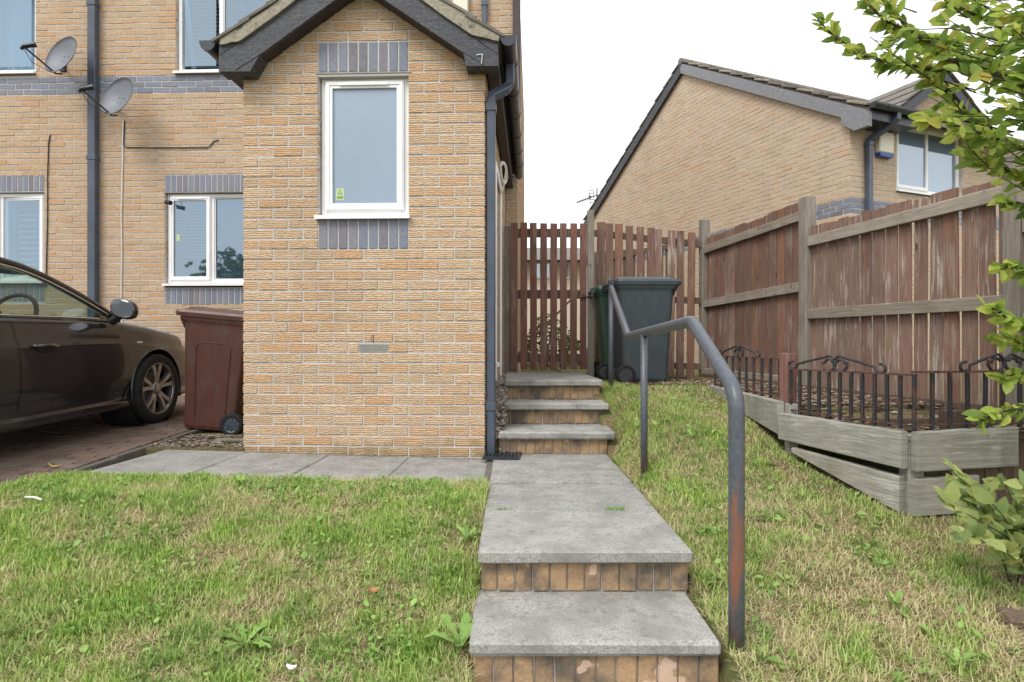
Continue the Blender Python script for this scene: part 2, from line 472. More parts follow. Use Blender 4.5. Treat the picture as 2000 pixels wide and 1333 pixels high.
MAT['red_post'] = m_wood('flaking red post', [(0.22, 0.11, 0.092), (0.25, 0.13, 0.11)], (0.40, 0.34, 0.30), 0.95)
def m_bin(name, col):
    t = NT(name); p = t.pos(); d = t.noise(t.pos(5, 5, 2), 2.5, 5, 0.65); f = t.noise(p, 150, 3)
    c = t.mix(t.ramp(d, [(0.45, (0, 0, 0)), (0.72, (0.45, 0.45, 0.45))]), col, tuple(0.5 * a + 0.06 for a in col))
    t.bump(f, 0.12, 0.002)
    return t.done(c, t.math('ADD', t.math('MULTIPLY', d, 0.3), 0.30), 0.45)
MAT['bin_brown'] = m_bin('brown bin plastic', (0.088, 0.034, 0.024))
MAT['bin_grey'] = m_bin('slate grey bin plastic', (0.040, 0.054, 0.066))
MAT['bin_green'] = m_bin('green bin plastic', (0.020, 0.055, 0.040))
MAT['rubber'] = m_plain('black rubber', (0.018, 0.018, 0.019), 0.75, 0.3, vary=0.3, scale=30, bump=0.2)
MAT['wheel_grey'] = m_plain('grey plastic wheel', (0.085, 0.09, 0.095), 0.5, 0.4)
t = NT('dark metallic car paint'); p = t.pos(); f = t.noise(p, 500, 2); d = t.noise(t.pos(3, 3, 9), 2, 5, 0.7)
c = t.ramp(f, [(0.35, (0.010, 0.0105, 0.012)), (0.65, (0.020, 0.0205, 0.0225))])
c = t.mix(t.ramp(d, [(0.60, (0, 0, 0)), (0.85, (0.25, 0.25, 0.25))]), c, (0.10, 0.092, 0.08))
MAT['car'] = t.done(c, t.math('ADD', t.math('MULTIPLY', d, 0.12), 0.16), 0.4, 0.0, 1.0)
t.b.inputs['Coat Roughness'].default_value = 0.04
MAT['trim'] = m_plain('black car trim', (0.012, 0.012, 0.013), 0.4, 0.4, vary=0.3)
MAT['chrome'] = m_plain('chrome', (0.72, 0.73, 0.75), 0.14, 0.5, 1.0, vary=0.05)
MAT['alloy'] = m_plain('alloy wheel', (0.36, 0.35, 0.345), 0.34, 0.5, 0.85, vary=0.25, scale=12)
MAT['dark'] = m_plain('dark interior', (0.02, 0.02, 0.022), 0.7, 0.3)
MAT['seat'] = m_plain('car interior', (0.045, 0.045, 0.048), 0.6, 0.3)
MAT['room'] = m_plain('room interior', (0.30, 0.33, 0.36), 0.9, 0.1)
MAT['blind'] = m_plain('white blind', (0.75, 0.77, 0.79), 0.6, 0.3, vary=0.03)
MAT['dish'] = m_plain('grey satellite dish', (0.15, 0.16, 0.185), 0.5, 0.4, vary=0.12, scale=6)
MAT['cable_white'] = m_plain('white cable', (0.68, 0.66, 0.62), 0.5, 0.3)
MAT['cable_black'] = m_plain('black cable', (0.02, 0.02, 0.02), 0.5, 0.4)
MAT['cream'] = m_plain('cream plastic', (0.70, 0.67, 0.55), 0.45, 0.4, vary=0.05)
MAT['alarm_blue'] = m_plain('blue plastic', (0.03, 0.075, 0.33), 0.35, 0.5, vary=0.1)
MAT['sticker'] = m_plain('pale green sticker', (0.44, 0.56, 0.32), 0.6, 0.3, vary=0.05)
MAT['sticker_mark'] = m_plain('olive print', (0.20, 0.27, 0.08), 0.6, 0.3)
MAT['white_paint'] = m_plain('white paint', (0.78, 0.78, 0.78), 0.6, 0.3)
MAT['metal_grey'] = m_plain('grey metal', (0.30, 0.30, 0.31), 0.45, 0.5, 0.6)
MAT['vent'] = m_plain('grey vent plastic', (0.30, 0.28, 0.25), 0.6, 0.3)
MAT['red_plastic'] = m_plain('red plastic', (0.50, 0.035, 0.02), 0.4, 0.5)
MAT['bark'] = m_plain('bark', (0.085, 0.062, 0.05), 0.85, 0.2, vary=0.4, scale=40, bump=0.5)
MAT['drain'] = m_plain('black drain plastic', (0.022, 0.026, 0.034), 0.4, 0.5, vary=0.3)
MAT['litter_white'] = m_plain('white litter', (0.78, 0.78, 0.78), 0.5, 0.4)
MAT['dead_leaf'] = m_plain('dead leaf', (0.30, 0.155, 0.07), 0.8, 0.2, vary=0.4, scale=60)
MAT['yellow_leaf'] = m_plain('yellowed leaf', (0.52, 0.34, 0.10), 0.8, 0.2, vary=0.3, scale=60)
t = NT('paver'); r = t.rnd(); p = t.pos(); f = t.noise(p, 80, 4, 0.7); b = t.noise(p, 3, 4, 0.6)
c = t.ramp(r, [(0, (0.105, 0.068, 0.054)), (0.35, (0.19, 0.12, 0.094)), (0.7, (0.145, 0.095, 0.078)), (1, (0.20, 0.155, 0.13))])
c = t.mix(t.ramp(b, [(0.42, (0, 0, 0)), (0.7, (0.6, 0.6, 0.6))]), c, (0.11, 0.098, 0.078))
t.bump(f, 0.5, 0.004)
MAT['paver'] = t.done(t.mix(0.3, c, t.ramp(f, [(0.3, (0.06, 0.05, 0.04)), (0.7, (0.30, 0.24, 0.20))])), 0.92, 0.15)
t = NT('drive bedding'); f = t.noise(t.pos(), 60, 5, 0.7); b = t.noise(t.pos(), 2.5, 3)
MAT['bedding'] = t.done(t.mix(b, t.ramp(f, [(0.3, (0.045, 0.038, 0.028)), (0.7, (0.12, 0.105, 0.075))]), (0.07, 0.075, 0.035)), 0.98, 0.05)
t = NT('lawn soil'); p = t.pos(); f = t.noise(p, 45, 5, 0.75); b = t.noise(p, 1.6, 4, 0.6); b2 = t.noise(p, 7, 3, 0.6)
c = t.ramp(f, [(0.3, (0.085, 0.062, 0.038)), (0.52, (0.20, 0.155, 0.085)), (0.75, (0.30, 0.245, 0.14))])
c = t.mix(t.ramp(b2, [(0.42, (0, 0, 0)), (0.62, (0.75, 0.75, 0.75))]), c, (0.115, 0.145, 0.045))
t.bump(f, 0.9, 0.02)
MAT['soil'] = t.done(c, 0.97, 0.05)
t = NT('bark chips'); r = t.rnd()
MAT['chips'] = t.done(t.ramp(r, [(0, (0.055, 0.038, 0.028)), (0.5, (0.13, 0.088, 0.060)), (0.85, (0.24, 0.18, 0.13)), (1, (0.34, 0.29, 0.23))]), 0.95, 0.1)
t = NT('pebbles'); r = t.rnd()
MAT['pebble'] = t.done(t.ramp(r, [(0, (0.10, 0.085, 0.07)), (0.5, (0.22, 0.19, 0.16)), (0.85, (0.33, 0.30, 0.26)), (1, (0.45, 0.41, 0.36))]), 0.9, 0.2)
def m_leafy(name, stops, attr=None, trans=0.35):
    t = NT(name)
    if attr:
        c = t.n('Attribute', {'attribute_name': attr}).outputs['Color']
    else:
        r = t.rnd()
        c = t.ramp(r, stops)
        f = t.noise(t.pos(), 90, 3)
        c = t.mix(0.25, c, t.ramp(f, [(0.3, (0.6, 0.6, 0.6)), (0.7, (1.3, 1.3, 1.3))]), 'MULTIPLY')
    t.done(c, 0.5, 0.35)
    tl = t.n('BsdfTranslucent', Color=c)
    mx = t.n('MixShader'); mx.inputs[0].default_value = trans
    t.t.links.new(t.b.outputs[0], mx.inputs[1]); t.t.links.new(tl.outputs[0], mx.inputs[2])
    t.t.links.new(mx.outputs[0], t.out.inputs['Surface'])
    return t.m
MAT['grass'] = m_leafy('grass blades', None, 'Col', 0.3)
MAT['leaf'] = m_leafy('tree leaf', [(0, (0.13, 0.22, 0.045)), (0.35, (0.24, 0.35, 0.06)), (0.7, (0.42, 0.53, 0.10)), (0.9, (0.54, 0.58, 0.13)), (0.975, (0.52, 0.46, 0.10)), (1, (0.45, 0.28, 0.07))], None, 0.6)
MAT['leaf_shrub'] = m_leafy('shrub leaf', [(0, (0.22, 0.32, 0.12)), (0.5, (0.36, 0.46, 0.17)), (0.85, (0.50, 0.54, 0.19)), (1, (0.60, 0.60, 0.28))], None, 0.5)
MAT['weed'] = m_leafy('broad green weed leaf', [(0, (0.15, 0.27, 0.06)), (0.6, (0.24, 0.40, 0.09)), (1, (0.33, 0.48, 0.13))], None, 0.3)
MAT['hedge'] = m_leafy('hedge leaf', [(0, (0.05, 0.09, 0.02)), (0.6, (0.11, 0.17, 0.035)), (1, (0.22, 0.26, 0.06))], None, 0.3)

# ---------------------------------------------------------------- the ground
PX0, PX1 = -0.133, 0.712                    # the path's edges
STEP_Y = [1.933, 2.306, 4.34, 4.77, 5.13]   # nosing of each tread
STEP_Z = [-0.17, 0.0, 0.17, 0.34, 0.51]
LAND_Y = 6.72
GL = np.array([(-400, -1.3), (-4, -1.15), (-1, -0.9), (0, -0.72), (1.93, -0.27), (2.4, -0.145), (3.0, -0.015), (3.3, 0.0), (3.44, 0.0), (3.52, -0.075), (900, -0.075)])
GR = np.array([(-400, -1.3), (-4, -1.15), (-1, -0.9), (0, -0.72), (1.95, -0.215), (2.4, -0.125), (2.9, -0.015), (3.5, 0.10), (4.0, 0.20), (4.6, 0.345), (5.2, 0.425), (6.0, 0.43), (9, 0.44), (900, 0.44)])
def drive_z(y):
    return -0.115 + 0.04 * y if y > 2.6 else -0.011 - (2.6 - y) * 0.16
def ground(x, y):
    if x < PX0 - 0.004:
        z = float(np.interp(y, GL[:, 0], GL[:, 1]))
        z += 0.018 * min(2.6, max(0, -x)) * min(1, max(0, (y - 1.5) / 1.2))
        if x < -2.70 and y > -6:
            k = min(1, (-2.70 - x) / 0.12)
            z = z * (1 - k) + min(z + 0.1, drive_z(y) - 0.075) * k
        if x > -0.4 and 4.35 < y < 7.4:
            z = float(np.interp(y, [4.35, 4.5, 4.8, 5.2, 7], [0.0, 0.08, 0.24, 0.42, 0.47]))
        return z
    if x > PX1 + 0.004:
        z = float(np.interp(y, GR[:, 0], GR[:, 1]))
        if y < 4.2: z -= 0.035 * min(1.6, max(0, x - 0.75)) * min(1.0, max(0, 4.2 - y))
        edge = float(np.interp(y, [2.3, 2.45, 4.3, 4.45, 4.7, 4.85, 5.1, 5.25, 6.7], [-0.2, -0.015, 0.0, 0.12, 0.15, 0.28, 0.32, 0.44, 0.46]))
        k = min(1.0, max(0.0, (x - PX1 - 0.02 - (0.06 if y > 4.3 else 0.0)) / 0.16))
        z = min(edge, z) * (1 - k) + z * k
        return z + 0.012 * math.sin(x * 5 + y * 3.1) * k
    return float(np.interp(y, [-400, -4, 0, 1.9, 1.98, 2.3, 2.4, 4.3, 4.45, 4.9, 5.3, 7, 900], [-1.3, -1.15, -0.80, -0.40, -0.30, -0.24, -0.12, -0.12, -0.02, 0.15, 0.3, 0.42, 0.42]))

def axis(lo, hi, a, b, step, extra):
    n = np.arange(a, b + 1e-6, step)
    out = sorted(set([lo, lo / 3, lo / 9, lo / 18] + list(np.linspace(a - 3, a - 0.3, 6)) + list(n) + list(np.linspace(b + 0.3, b + 3, 6)) + [hi / 18, hi / 9, hi / 3, hi] + extra))
    return [v for v in out]
gx = [x for x in axis(-300, 300, -3.6, 3.4, 0.07, [PX0 - 0.006, PX0, PX1, PX1 + 0.006])]
gy = axis(-300, 400, 0.6, 7.2, 0.07, [])
gx, gy = sorted(gx), sorted(gy)
m = MB()
m.v = [(x, y, ground(x, y) + (R.uniform(-0.008, 0.008) if -3 < x < 3 and 0 < y < 7 else 0)) for y in gy for x in gx]
nx = len(gx)
m.f = [(j * nx + i, j * nx + i + 1, (j + 1) * nx + i + 1, (j + 1) * nx + i) for j in range(len(gy) - 1) for i in range(nx - 1)]
lawn = struct('lawn_ground', m, MAT['soil'], smooth=True)

# ---------------------------------------------------------------- path, steps, paving
def slab_mesh(w, d, h, c=0.008, rough=0.002, name='slab'):
    m = MB(); m.box(0, w, 0, d, -h, 0, c); m.jitter(rough)
    return m.mesh(name)
path = struct('path', MB().box(PX0 + 0.02, PX1 - 0.02, STEP_Y[1] + 0.06, 4.40, -0.11, -0.052), MAT['bedding'])
for y0, y1, dz in ((2.306, 2.866, 0.0), (2.878, 3.460, -0.003), (3.471, 4.060, 0.002), (4.071, 4.46, 0.0)):
    obj('paving_slab', slab_mesh(PX1 - PX0 + R.uniform(-0.006, 0.006), y1 - y0, 0.052), MAT['tread'] if y0 < 2.4 else MAT['slab'], path, (PX0, y0, dz))

obj('joint_mortar', MB().box(-0.175, PX0 + 0.004, 3.40, 4.28, -0.05, -0.014).jitter(0.002), MAT['edging'], path)
low = thing('garden_step', 'lower pair of concrete slab steps with brick risers at the bottom of the path', 'steps', (0.29, 1.95, -0.34))
lo_ = Vector(low.location)
def under(parent, name, mesh, mt, loc):
    return obj(name, mesh, mt, parent, tuple(Vector(loc) - Vector(parent.location)))
o = under(low, 'tread', slab_mesh(0.832, 0.44, 0.05, 0.010, 0.003), MAT['tread'], (-0.142, STEP_Y[0], STEP_Z[0]))
def risers(parent, x0, x1, y, z0, z1):
    e = obj('riser', MB().box(x0 + 0.004, x1 - 0.004, y + 0.010, y + 0.15, z0 - 0.02, z1 - 0.003), MAT['mortar'], parent, tuple(-Vector(parent.location)))
    n = max(1, round((x1 - x0) / 0.0665)); p = (x1 - x0) / n
    for k in range(n):
        mm = MB(); mm.box(-p / 2 + 0.0025, p / 2 - 0.0025, 0, 0.09, 0, z1 - z0, 0.004); mm.jitter(0.0015)
        obj('brick', mm, MAT['riser'], e, (x0 + p * (k + 0.5), y + R.uniform(-0.004, 0.003), z0))
risers(low, -0.132, 0.69, STEP_Y[0] + 0.028, -0.335, -0.221)
risers(low, PX0 + 0.008, PX1 - 0.012, STEP_Y[1] + 0.03, -0.168, -0.054)
under(low, 'base_slab', slab_mesh(0.86, 0.62, 0.05), MAT['slab'], (-0.15, 1.36, -0.337))
top = thing('garden_step', 'upper flight of three concrete steps climbing to the wooden gate', 'steps', (0.34, 4.4, 0.0))
for k, (xa, xb, d) in zip((2, 3, 4), ((-0.100, 0.766, 0.45), (-0.075, 0.788, 0.38), (-0.067, 0.794, LAND_Y - 5.13))):
    under(top, 'tread' if k < 4 else 'landing', slab_mesh(xb - xa, d, 0.052, 0.010, 0.003), MAT['tread'], (xa, STEP_Y[k], STEP_Z[k]))
    risers(top, xa + 0.0, xb - (0.05 if k == 2 else 0.02), STEP_Y[k] + 0.045, STEP_Z[k - 1] + 0.002, STEP_Z[k] - 0.056)
    if k == 4:
        obj('cheek', MB().box(xa + 0.01, xb - 0.01, STEP_Y[k] + 0.16, LAND_Y - 0.02, 0.2, STEP_Z[k] - 0.056), MAT['riser'], top, tuple(-Vector(top.location)))
mm = MB(); mm.box(-0.03, 0.03, 0, 0.09, -0.05, 0, 0.004)
obj('brick', mm, MAT['paver'], top, (-0.135 - 0.34, 4.355 - 4.4, 0.165))

# house frame: local x along the front to the right, y back into the house, origin at the porch's front right corner
HA = math.atan(0.035)
HO = Vector((-0.1986, 4.31, 0))
HC, HS = math.cos(HA), math.sin(HA)
def h2w(u, w, z=0.0):
    return Vector((HO.x + u * HC + w * HS, HO.y - u * HS + w * HC, z))
def hit(px, py, w):                                     # pixel to (u, z) on the house plane at depth w
    d = ray(px, py)
    rel = -HO
    cu, cw = rel.x * HC - rel.y * HS, rel.x * HS + rel.y * HC
    du, dw = d.x * HC - d.y * HS, d.x * HS + d.y * HC
    t = (w - cw) / dw
    return cu + du * t, EYE + d.z * t

# paving in front of the porch: tilted slabs, sinking a little to the right
pave = struct('paving_strip', MB().box(-2.42, 0.05, -0.80, 0.10, -0.14, -0.075), MAT['edging'], loc=(HO.x, HO.y, 0), rot=(0, 0.026, -HA))
edges = [-2.42, -1.80, -1.20, -0.60, 0.018]
for a_, b_ in zip(edges[:-1], edges[1:]):
    obj('paving_slab', slab_mesh(b_ - a_ - 0.008, 0.855, 0.05, 0.007, 0.002), MAT['slab'], pave, (a_ + 0.05, -0.80, -0.024 + R.uniform(-0.003, 0.003)))

# block-paved drive, climbing gently to the house
DX0, DX1, DY0, DY1 = -7.4, -2.78, -4.0, 7.4
m = MB()
ys_ = [-4, -2, 0, 1, 2, 2.6, 7.4]
for a_, b_ in zip(ys_[:-1], ys_[1:]):
    m.quad((DX0, a_, drive_z(a_) - 0.016), (DX1, a_, drive_z(a_) - 0.016), (DX1, b_, drive_z(b_) - 0.016), (DX0, b_, drive_z(b_) - 0.016))
drive = struct('driveway', m, MAT['bedding'])
pav_me = []
for k in range(6):
    mm = MB(); mm.box(-0.1, 0.1, -0.05, 0.05, -0.045, 0, 0.005)
    mm.v = [(x * 0.93, y * 0.85, z) for x, y, z in mm.v]
    mm.jitter(0.0012)
    pav_me.append(mm)
cells = []
for j in range(0, 62):
    for i in range(0, 24):
        x = DX1 - 0.1 - i * 0.2 - (0.1 if j % 2 else 0.0)
        y = 1.4 + j * 0.1
        if x < DX0: continue
        if i == 0 and j % 2 and y > 3.0:
            hb = MB(); hb.box(-0.046, 0.046, -0.0425, 0.0425, -0.045, 0, 0.005)
            obj('half_paver', hb.jitter(0.001), MAT['paver'], drive, (DX1 - 0.05, y, drive_z(y)), (0.04, 0, 0))
        vis = (x / y > -0.90) and y > 3.0
        cells.append((0 if vis else 1, y, x, y))
cells.sort()
rest = MB()
shared = {}
for n_, (vis, key, x, y) in enumerate(cells):
    mm = pav_me[n_ % 6]
    z = drive_z(y) + R.uniform(-0.004, 0.003)
    if n_ < 300:
        if n_ % 6 not in shared: shared[n_ % 6] = mm.mesh('paver')
        obj('paver', shared[n_ % 6], MAT['paver'], drive, (x, y, z), (0.04, R.uniform(-0.01, 0.01), R.uniform(-0.008, 0.008)))
    else:
        rest.add([(a_ + x, b_ + y, c_ + z + 0.04 * b_) for a_, b_, c_ in mm.v], mm.f)
stuff(obj('paver', rest, MAT['paver'], drive))
for k in range(7):
    y0 = 2.2 + k * 0.62
    e = MB(); e.obox((DX1 + 0.03, y0, drive_z(y0) - 0.062), (DX1 + 0.03 + 0.02, y0 + 0.612, drive_z(y0 + 0.61) - 0.062), 0.05, 0.115, 0.004); e.jitter(0.001)
    obj('edging_block', e, MAT['edging'], drive)

# ---------------------------------------------------------------- brickwork
CH = 0.0765
BRK = {}
def brick_variant(L, k, H=CH, D=0.10):
    key = (round(L, 3), k, round(H, 3))
    if key not in BRK:
        mm = MB(); mm.box(-L / 2, L / 2, 0, D, -(H - 0.0105) / 2, (H - 0.0105) / 2, 0.0035)
        rr = random.Random(hash(key) % 9999)
        mm.v = [(x + rr.uniform(-1, 1) * 0.0014, y + rr.uniform(-1, 1) * 0.0012, z + rr.uniform(-1, 1) * 0.0012) for x, y, z in mm.v]
        BRK[key] = [mm, None]
    return BRK[key]
def minus(iv, cuts):
    out = [iv]
    for a, b in cuts:
        nxt = []
        for p, q in out:
            if b <= p or a >= q: nxt.append((p, q)); continue
            if a > p: nxt.append((p, a))
            if b < q: nxt.append((b, q))
        out = nxt
    return out
def lay(u0, u1, z0, courses, openings=(), top=None, shift=0.0):
    out = []
    for k in range(courses):
        zc = z0 + (k + 0.5) * CH
        a, b = u0, u1
        if top:
            lim = top(zc - CH * 0.45)
            if lim is None: break
            a, b = max(a, lim[0]), min(b, lim[1])
        if b - a < 0.05: continue
        cuts = [(o[0], o[1]) for o in openings if o[2] < zc < o[3]]
        for p, q in minus((a, b), cuts):
            off = u1 + shift + (0.1125 if k % 2 else 0.0)
            e = [p] + [off + 0.225 * n for n in range(-90, 90) if p + 0.03 < off + 0.225 * n < q - 0.03] + [q]
            for s, t_ in zip(e[:-1], e[1:]):
                la, lb = (0.0 if s == p else 0.005), (0.0 if t_ == q else 0.005)
                out.append(((s + la + t_ - lb) / 2, zc, t_ - lb - s - la))
    return out
def place(bricks, parent, mt, single, name='brick', prio=None):
    if prio: bricks = sorted(bricks, key=prio)
    rest = MB()
    for n_, (u, z, L) in enumerate(bricks):
        v = brick_variant(L, n_ % 5)
        dy = R.uniform(-0.0025, 0.0015)
        if n_ < single:
            if v[1] is None: v[1] = v[0].mesh(name)
            key = (v[1].name, mt.name)
            me = v[1]
            if me.materials and me.materials[0] is not mt:
                me = v[0].mesh(name)
            obj(name, me, mt, parent, (u, dy, z), (0, R.uniform(-0.004, 0.004), 0))
        else:
            rest.add([(x + u, y + dy, w + z) for x, y, w in v[0].v], v[0].f)
    if rest.f: stuff(obj(name, rest, mt, parent))
def backing(u0, u1, z0, z1, openings, y0=0.0045, y1=0.24):
    us = sorted({u0, u1, *[min(max(o[k], u0), u1) for o in openings for k in (0, 1)]})
    zs = sorted({z0, z1, *[min(max(o[k], z0), z1) for o in openings for k in (2, 3)]})
    m = MB()
    for a, b in zip(us[:-1], us[1:]):
        run = None
        for c, d in zip(zs[:-1], zs[1:]):
            solid = not any(o[0] < (a + b) / 2 < o[1] and o[2] < (c + d) / 2 < o[3] for o in openings)
            if solid: run = (run[0] if run else c, d)
            if (not solid or d == z1) and run:
                m.box(a, b, y0, y1, run[0], run[1]); run = None
    return m
def soldiers(parent, u0, u1, zb, n, h=0.215, name='soldier_brick', y=0.0):
    p = (u1 - u0) / n
    for k in range(n):
        mm = MB(); mm.box(-p / 2 + 0.006, p / 2 - 0.006, 0, 0.10, 0, h, 0.003); mm.jitter(0.001)
        obj(name, mm, MAT['blue'], parent, (u0 + p * (k + 0.5), y + R.uniform(-0.002, 0.001), zb))

def window(parent, u0, u1, z0, z1, y, lights, pane_mat, sill=True, fixed=(), swing=None, vent_on=(), room=True):
    """frame with casements; lights = list of fractions splitting the width"""
    fw = 0.048
    m = MB()
    m.box(u0, u0 + fw, y, y + 0.07, z0, z1, 0.004).box(u1 - fw, u1, y, y + 0.07, z0, z1, 0.004)
    m.box(u0 + fw, u1 - fw, y + 0.001, y + 0.07, z1 - fw, z1, 0.004).box(u0 + fw, u1 - fw, y + 0.001, y + 0.07, z0, z0 + fw, 0.004)
    xs = [u0 + fw] + [u0 + (u1 - u0) * f for f in lights] + [u1 - fw]
    for x in xs[1:-1]: m.box(x - 0.026, x + 0.026, y + 0.0015, y + 0.07, z0 + fw, z1 - fw, 0.004)
    win = obj('window', m, MAT['upvc'], parent)
    for k, (a, b) in enumerate(zip(xs[:-1], xs[1:])):
        a += 0.026 if k else 0
        b -= 0.026 if k < len(xs) - 2 else 0
        c, d = z0 + fw, z1 - fw
        if k in fixed:
            g = MB().box(a + 0.003, b - 0.003, y + 0.030, y + 0.036, c + 0.003, d - 0.003)
            obj('pane', g, pane_mat, win)
            bead = MB()
            bead.box(a, a + 0.014, y + 0.012, y + 0.03, c, d, 0.003).box(b - 0.014, b, y + 0.012, y + 0.03, c, d, 0.003)
            bead.box(a + 0.014, b - 0.014, y + 0.0125, y + 0.03, d - 0.014, d, 0.003).box(a + 0.014, b - 0.014, y + 0.0125, y + 0.03, c, c + 0.014, 0.003)
            obj('bead', bead, MAT['upvc'], win)
            continue
        s = 0.052
        piv, ang = (a - 0.008, 0.0)
        sm = MB()
        def bars(o0, o1, q0, q1, yy, sw, dep):
            for i in range(4):
                if i == 0: poly = [(o0, q0), (o0 + sw, q0 + sw), (o0 + sw, q1 - sw), (o0, q1)]
                if i == 1: poly = [(o1, q0), (o1, q1), (o1 - sw, q1 - sw), (o1 - sw, q0 + sw)]
                if i == 2: poly = [(o0, q1), (o0 + sw, q1 - sw), (o1 - sw, q1 - sw), (o1, q1)]
                if i == 3: poly = [(o0, q0), (o1, q0), (o1 - sw, q0 + sw), (o0 + sw, q0 + sw)]
                sm.prism(poly, lambda u, z: (u, yy, z), lambda u, z: (u, yy + dep, z))
        bars(a - 0.010, b + 0.010, c - 0.010, d + 0.010, y - 0.020, s, 0.028)
        bars(a - 0.002, b + 0.002, c - 0.002, d + 0.002, y - 0.026, 0.022, 0.0058)
        sash = obj('sash', sm, MAT['upvc'], win)
        obj('pane', MB().box(a + s - 0.012, b - s + 0.012, y - 0.002, y + 0.004, c + s - 0.012, d - s + 0.012), pane_mat, win)
        if swing and k in swing:
            hinge, ang, ax = swing[k]
            for o_ in [sash, win.children[-1]]:
                if ax == 'top':
                    o_.matrix_local = Matrix.Translation((0, y, d)) @ Matrix.Rotation(ang, 4, 'X') @ Matrix.Translation((0, -y, -d))
                else:
                    hx = a if hinge == 'l' else b
                    o_.matrix_local = Matrix.Translation((hx, y, 0)) @ Matrix.Rotation(ang, 4, 'Z') @ Matrix.Translation((-hx, -y, 0))
    for k in vent_on:
        a, b = xs[k] + 0.10, xs[k + 1] - 0.10
        obj('trickle_vent', MB().box(a, b, y - 0.034, y - 0.020, z1 - 0.075, z1 - 0.052, 0.003), MAT['upvc'], win)
    if sill:
        sp = [(0.0, 0.0), (-0.155, -0.012), (-0.155, -0.040), (-0.145, -0.040), (-0.140, -0.032), (0.0, -0.028)]
        q = MB().prism(sp, lambda a_, b_: (u0 - 0.02, y + 0.06 + a_, z0 + b_), lambda a_, b_: (u1 + 0.02, y + 0.06 + a_, z0 + b_))
        obj('sill', q, MAT['upvc'], win)
    if room:
        q = MB()
        y1_ = y + 0.9
        A = [(u0, y + 0.08, z0), (u1, y + 0.08, z0), (u1, y + 0.08, z1), (u0, y + 0.08, z1)]
        B = [(u0 - 0.2, y1_, z0 - 0.2), (u1 + 0.2, y1_, z0 - 0.2), (u1 + 0.2, y1_, z1 + 0.2), (u0 - 0.2, y1_, z1 + 0.2)]
        q.add(A + B, [(4, 5, 6, 7), (0, 1, 5, 4), (1, 2, 6, 5), (2, 3, 7, 6), (3, 0, 4, 7)])
        obj('room', q, MAT['room'], win)
    return win
def slats(win, u0, u1, z0, z1, y, pitch, mt, depth=0.03, tilt=0.35):
    m = MB()
    z = z0
    while z < z1:
        m.add([(u0, y, z), (u1, y, z), (u1, y + depth, z + depth * tilt), (u0, y + depth, z + depth * tilt),
               (u0, y, z + 0.002), (u1, y, z + 0.002), (u1, y + depth, z + depth * tilt + 0.002), (u0, y + depth, z + depth * tilt + 0.002)],
              [(0, 3, 2, 1), (4, 5, 6, 7), (0, 1, 5, 4), (1, 2, 6, 5), (2, 3, 7, 6), (3, 0, 4, 7)])
        z += pitch
    return stuff(obj('blind', m, mt, win))

# ---------------------------------------------------------------- the house with the porch
house = thing('house', 'buff brick house with a projecting gabled porch and a narrow white window', 'house', HO, -HA)
Z0 = 1.521 - 21 * CH
PW = 1.80
win_u = (-1.2375, -0.5625)
zsol = 1.521
zw0, zw1 = zsol + 3 * CH, zsol + 17 * CH
zs2 = zw1
RIDGE_U, TANP = -0.90, 0.675
EAVE_Z = 2.80
def porch_top(z):
    if z < EAVE_Z: return (-PW, 0.0)
    h = RIDGE_U and (0.9 - (z - EAVE_Z) / TANP)
    if h < 0.06: return None
    return (RIDGE_U - h, RIDGE_U + h)
open_p = [(win_u[0], win_u[1], zsol, zw1 + 3 * CH)]
air = (-0.935, -0.71, Z0 + 11 * CH, Z0 + 12 * CH)
wall_open = [(win_u[0], win_u[1], zw0, zw1)]
m = backing(-PW + 0.006, -0.006, Z0 - 0.15, EAVE_Z, wall_open)
m.prism([(-PW + 0.006, EAVE_Z), (-0.006, EAVE_Z), (RIDGE_U, EAVE_Z + 0.9 * TANP)], lambda a, b: (a, 0.0045, b), lambda a, b: (a, 0.24, b))
pwall = obj('porch_wall', m, MAT['mortar'], house)
bl = lay(-PW, 0.0, Z0, 52, open_p + [air], porch_top)
place(bl, pwall, MAT['brick'], 300, prio=lambda b: b[1] if b[1] > 0 else 9)
soldiers(pwall, win_u[0], win_u[1], zsol + 0.004, 9)
soldiers(pwall, win_u[0], win_u[1], zs2 + 0.010, 9)
obj('lintel', MB().box(win_u[0] - 0.02, win_u[1] + 0.02, -0.002, 0.10, zs2 - 0.004, zs2 + 0.007), MAT['vent'], pwall)
# air brick: louvred vent and a rusty tie above it
av = MB(); av.box(air[0] + 0.005, air[1] - 0.005, 0.03, 0.06, air[2] + 0.004, air[3] - 0.006)
for k in range(6):
    zz = air[2] + 0.006 + k * 0.0105
    av.box(air[0] + 0.006, air[1] - 0.006, 0.0, 0.03, zz, zz + 0.0055)
obj('air_vent', av, MAT['vent'], pwall)
obj('wall_tie', MB().box(-0.826, -0.820, -0.003, 0.01, air[3] + 0.003, air[3] + 0.06).box(-0.838, -0.834, -0.002, 0.01, air[3] + 0.006, air[3] + 0.05), MAT['iron_rust'], pwall)
w = window(house, win_u[0] + 0.006, win_u[1] - 0.006, zw0 + 0.028, zw1 - 0.006, 0.055, [], MAT['frosted'], True, vent_on=(0,), room=False)
obj('room', MB().box(win_u[0] + 0.05, win_u[1] - 0.05, 0.17, 0.2, zw0 + 0.05, zw1 - 0.05), MAT['room'], w)
su, sz = win_u[0] + 0.118, zw0 + 0.145
st = obj('sticker', MB().box(su, su + 0.062, 0.0515, 0.0525, sz, sz + 0.09), MAT['sticker'], w)
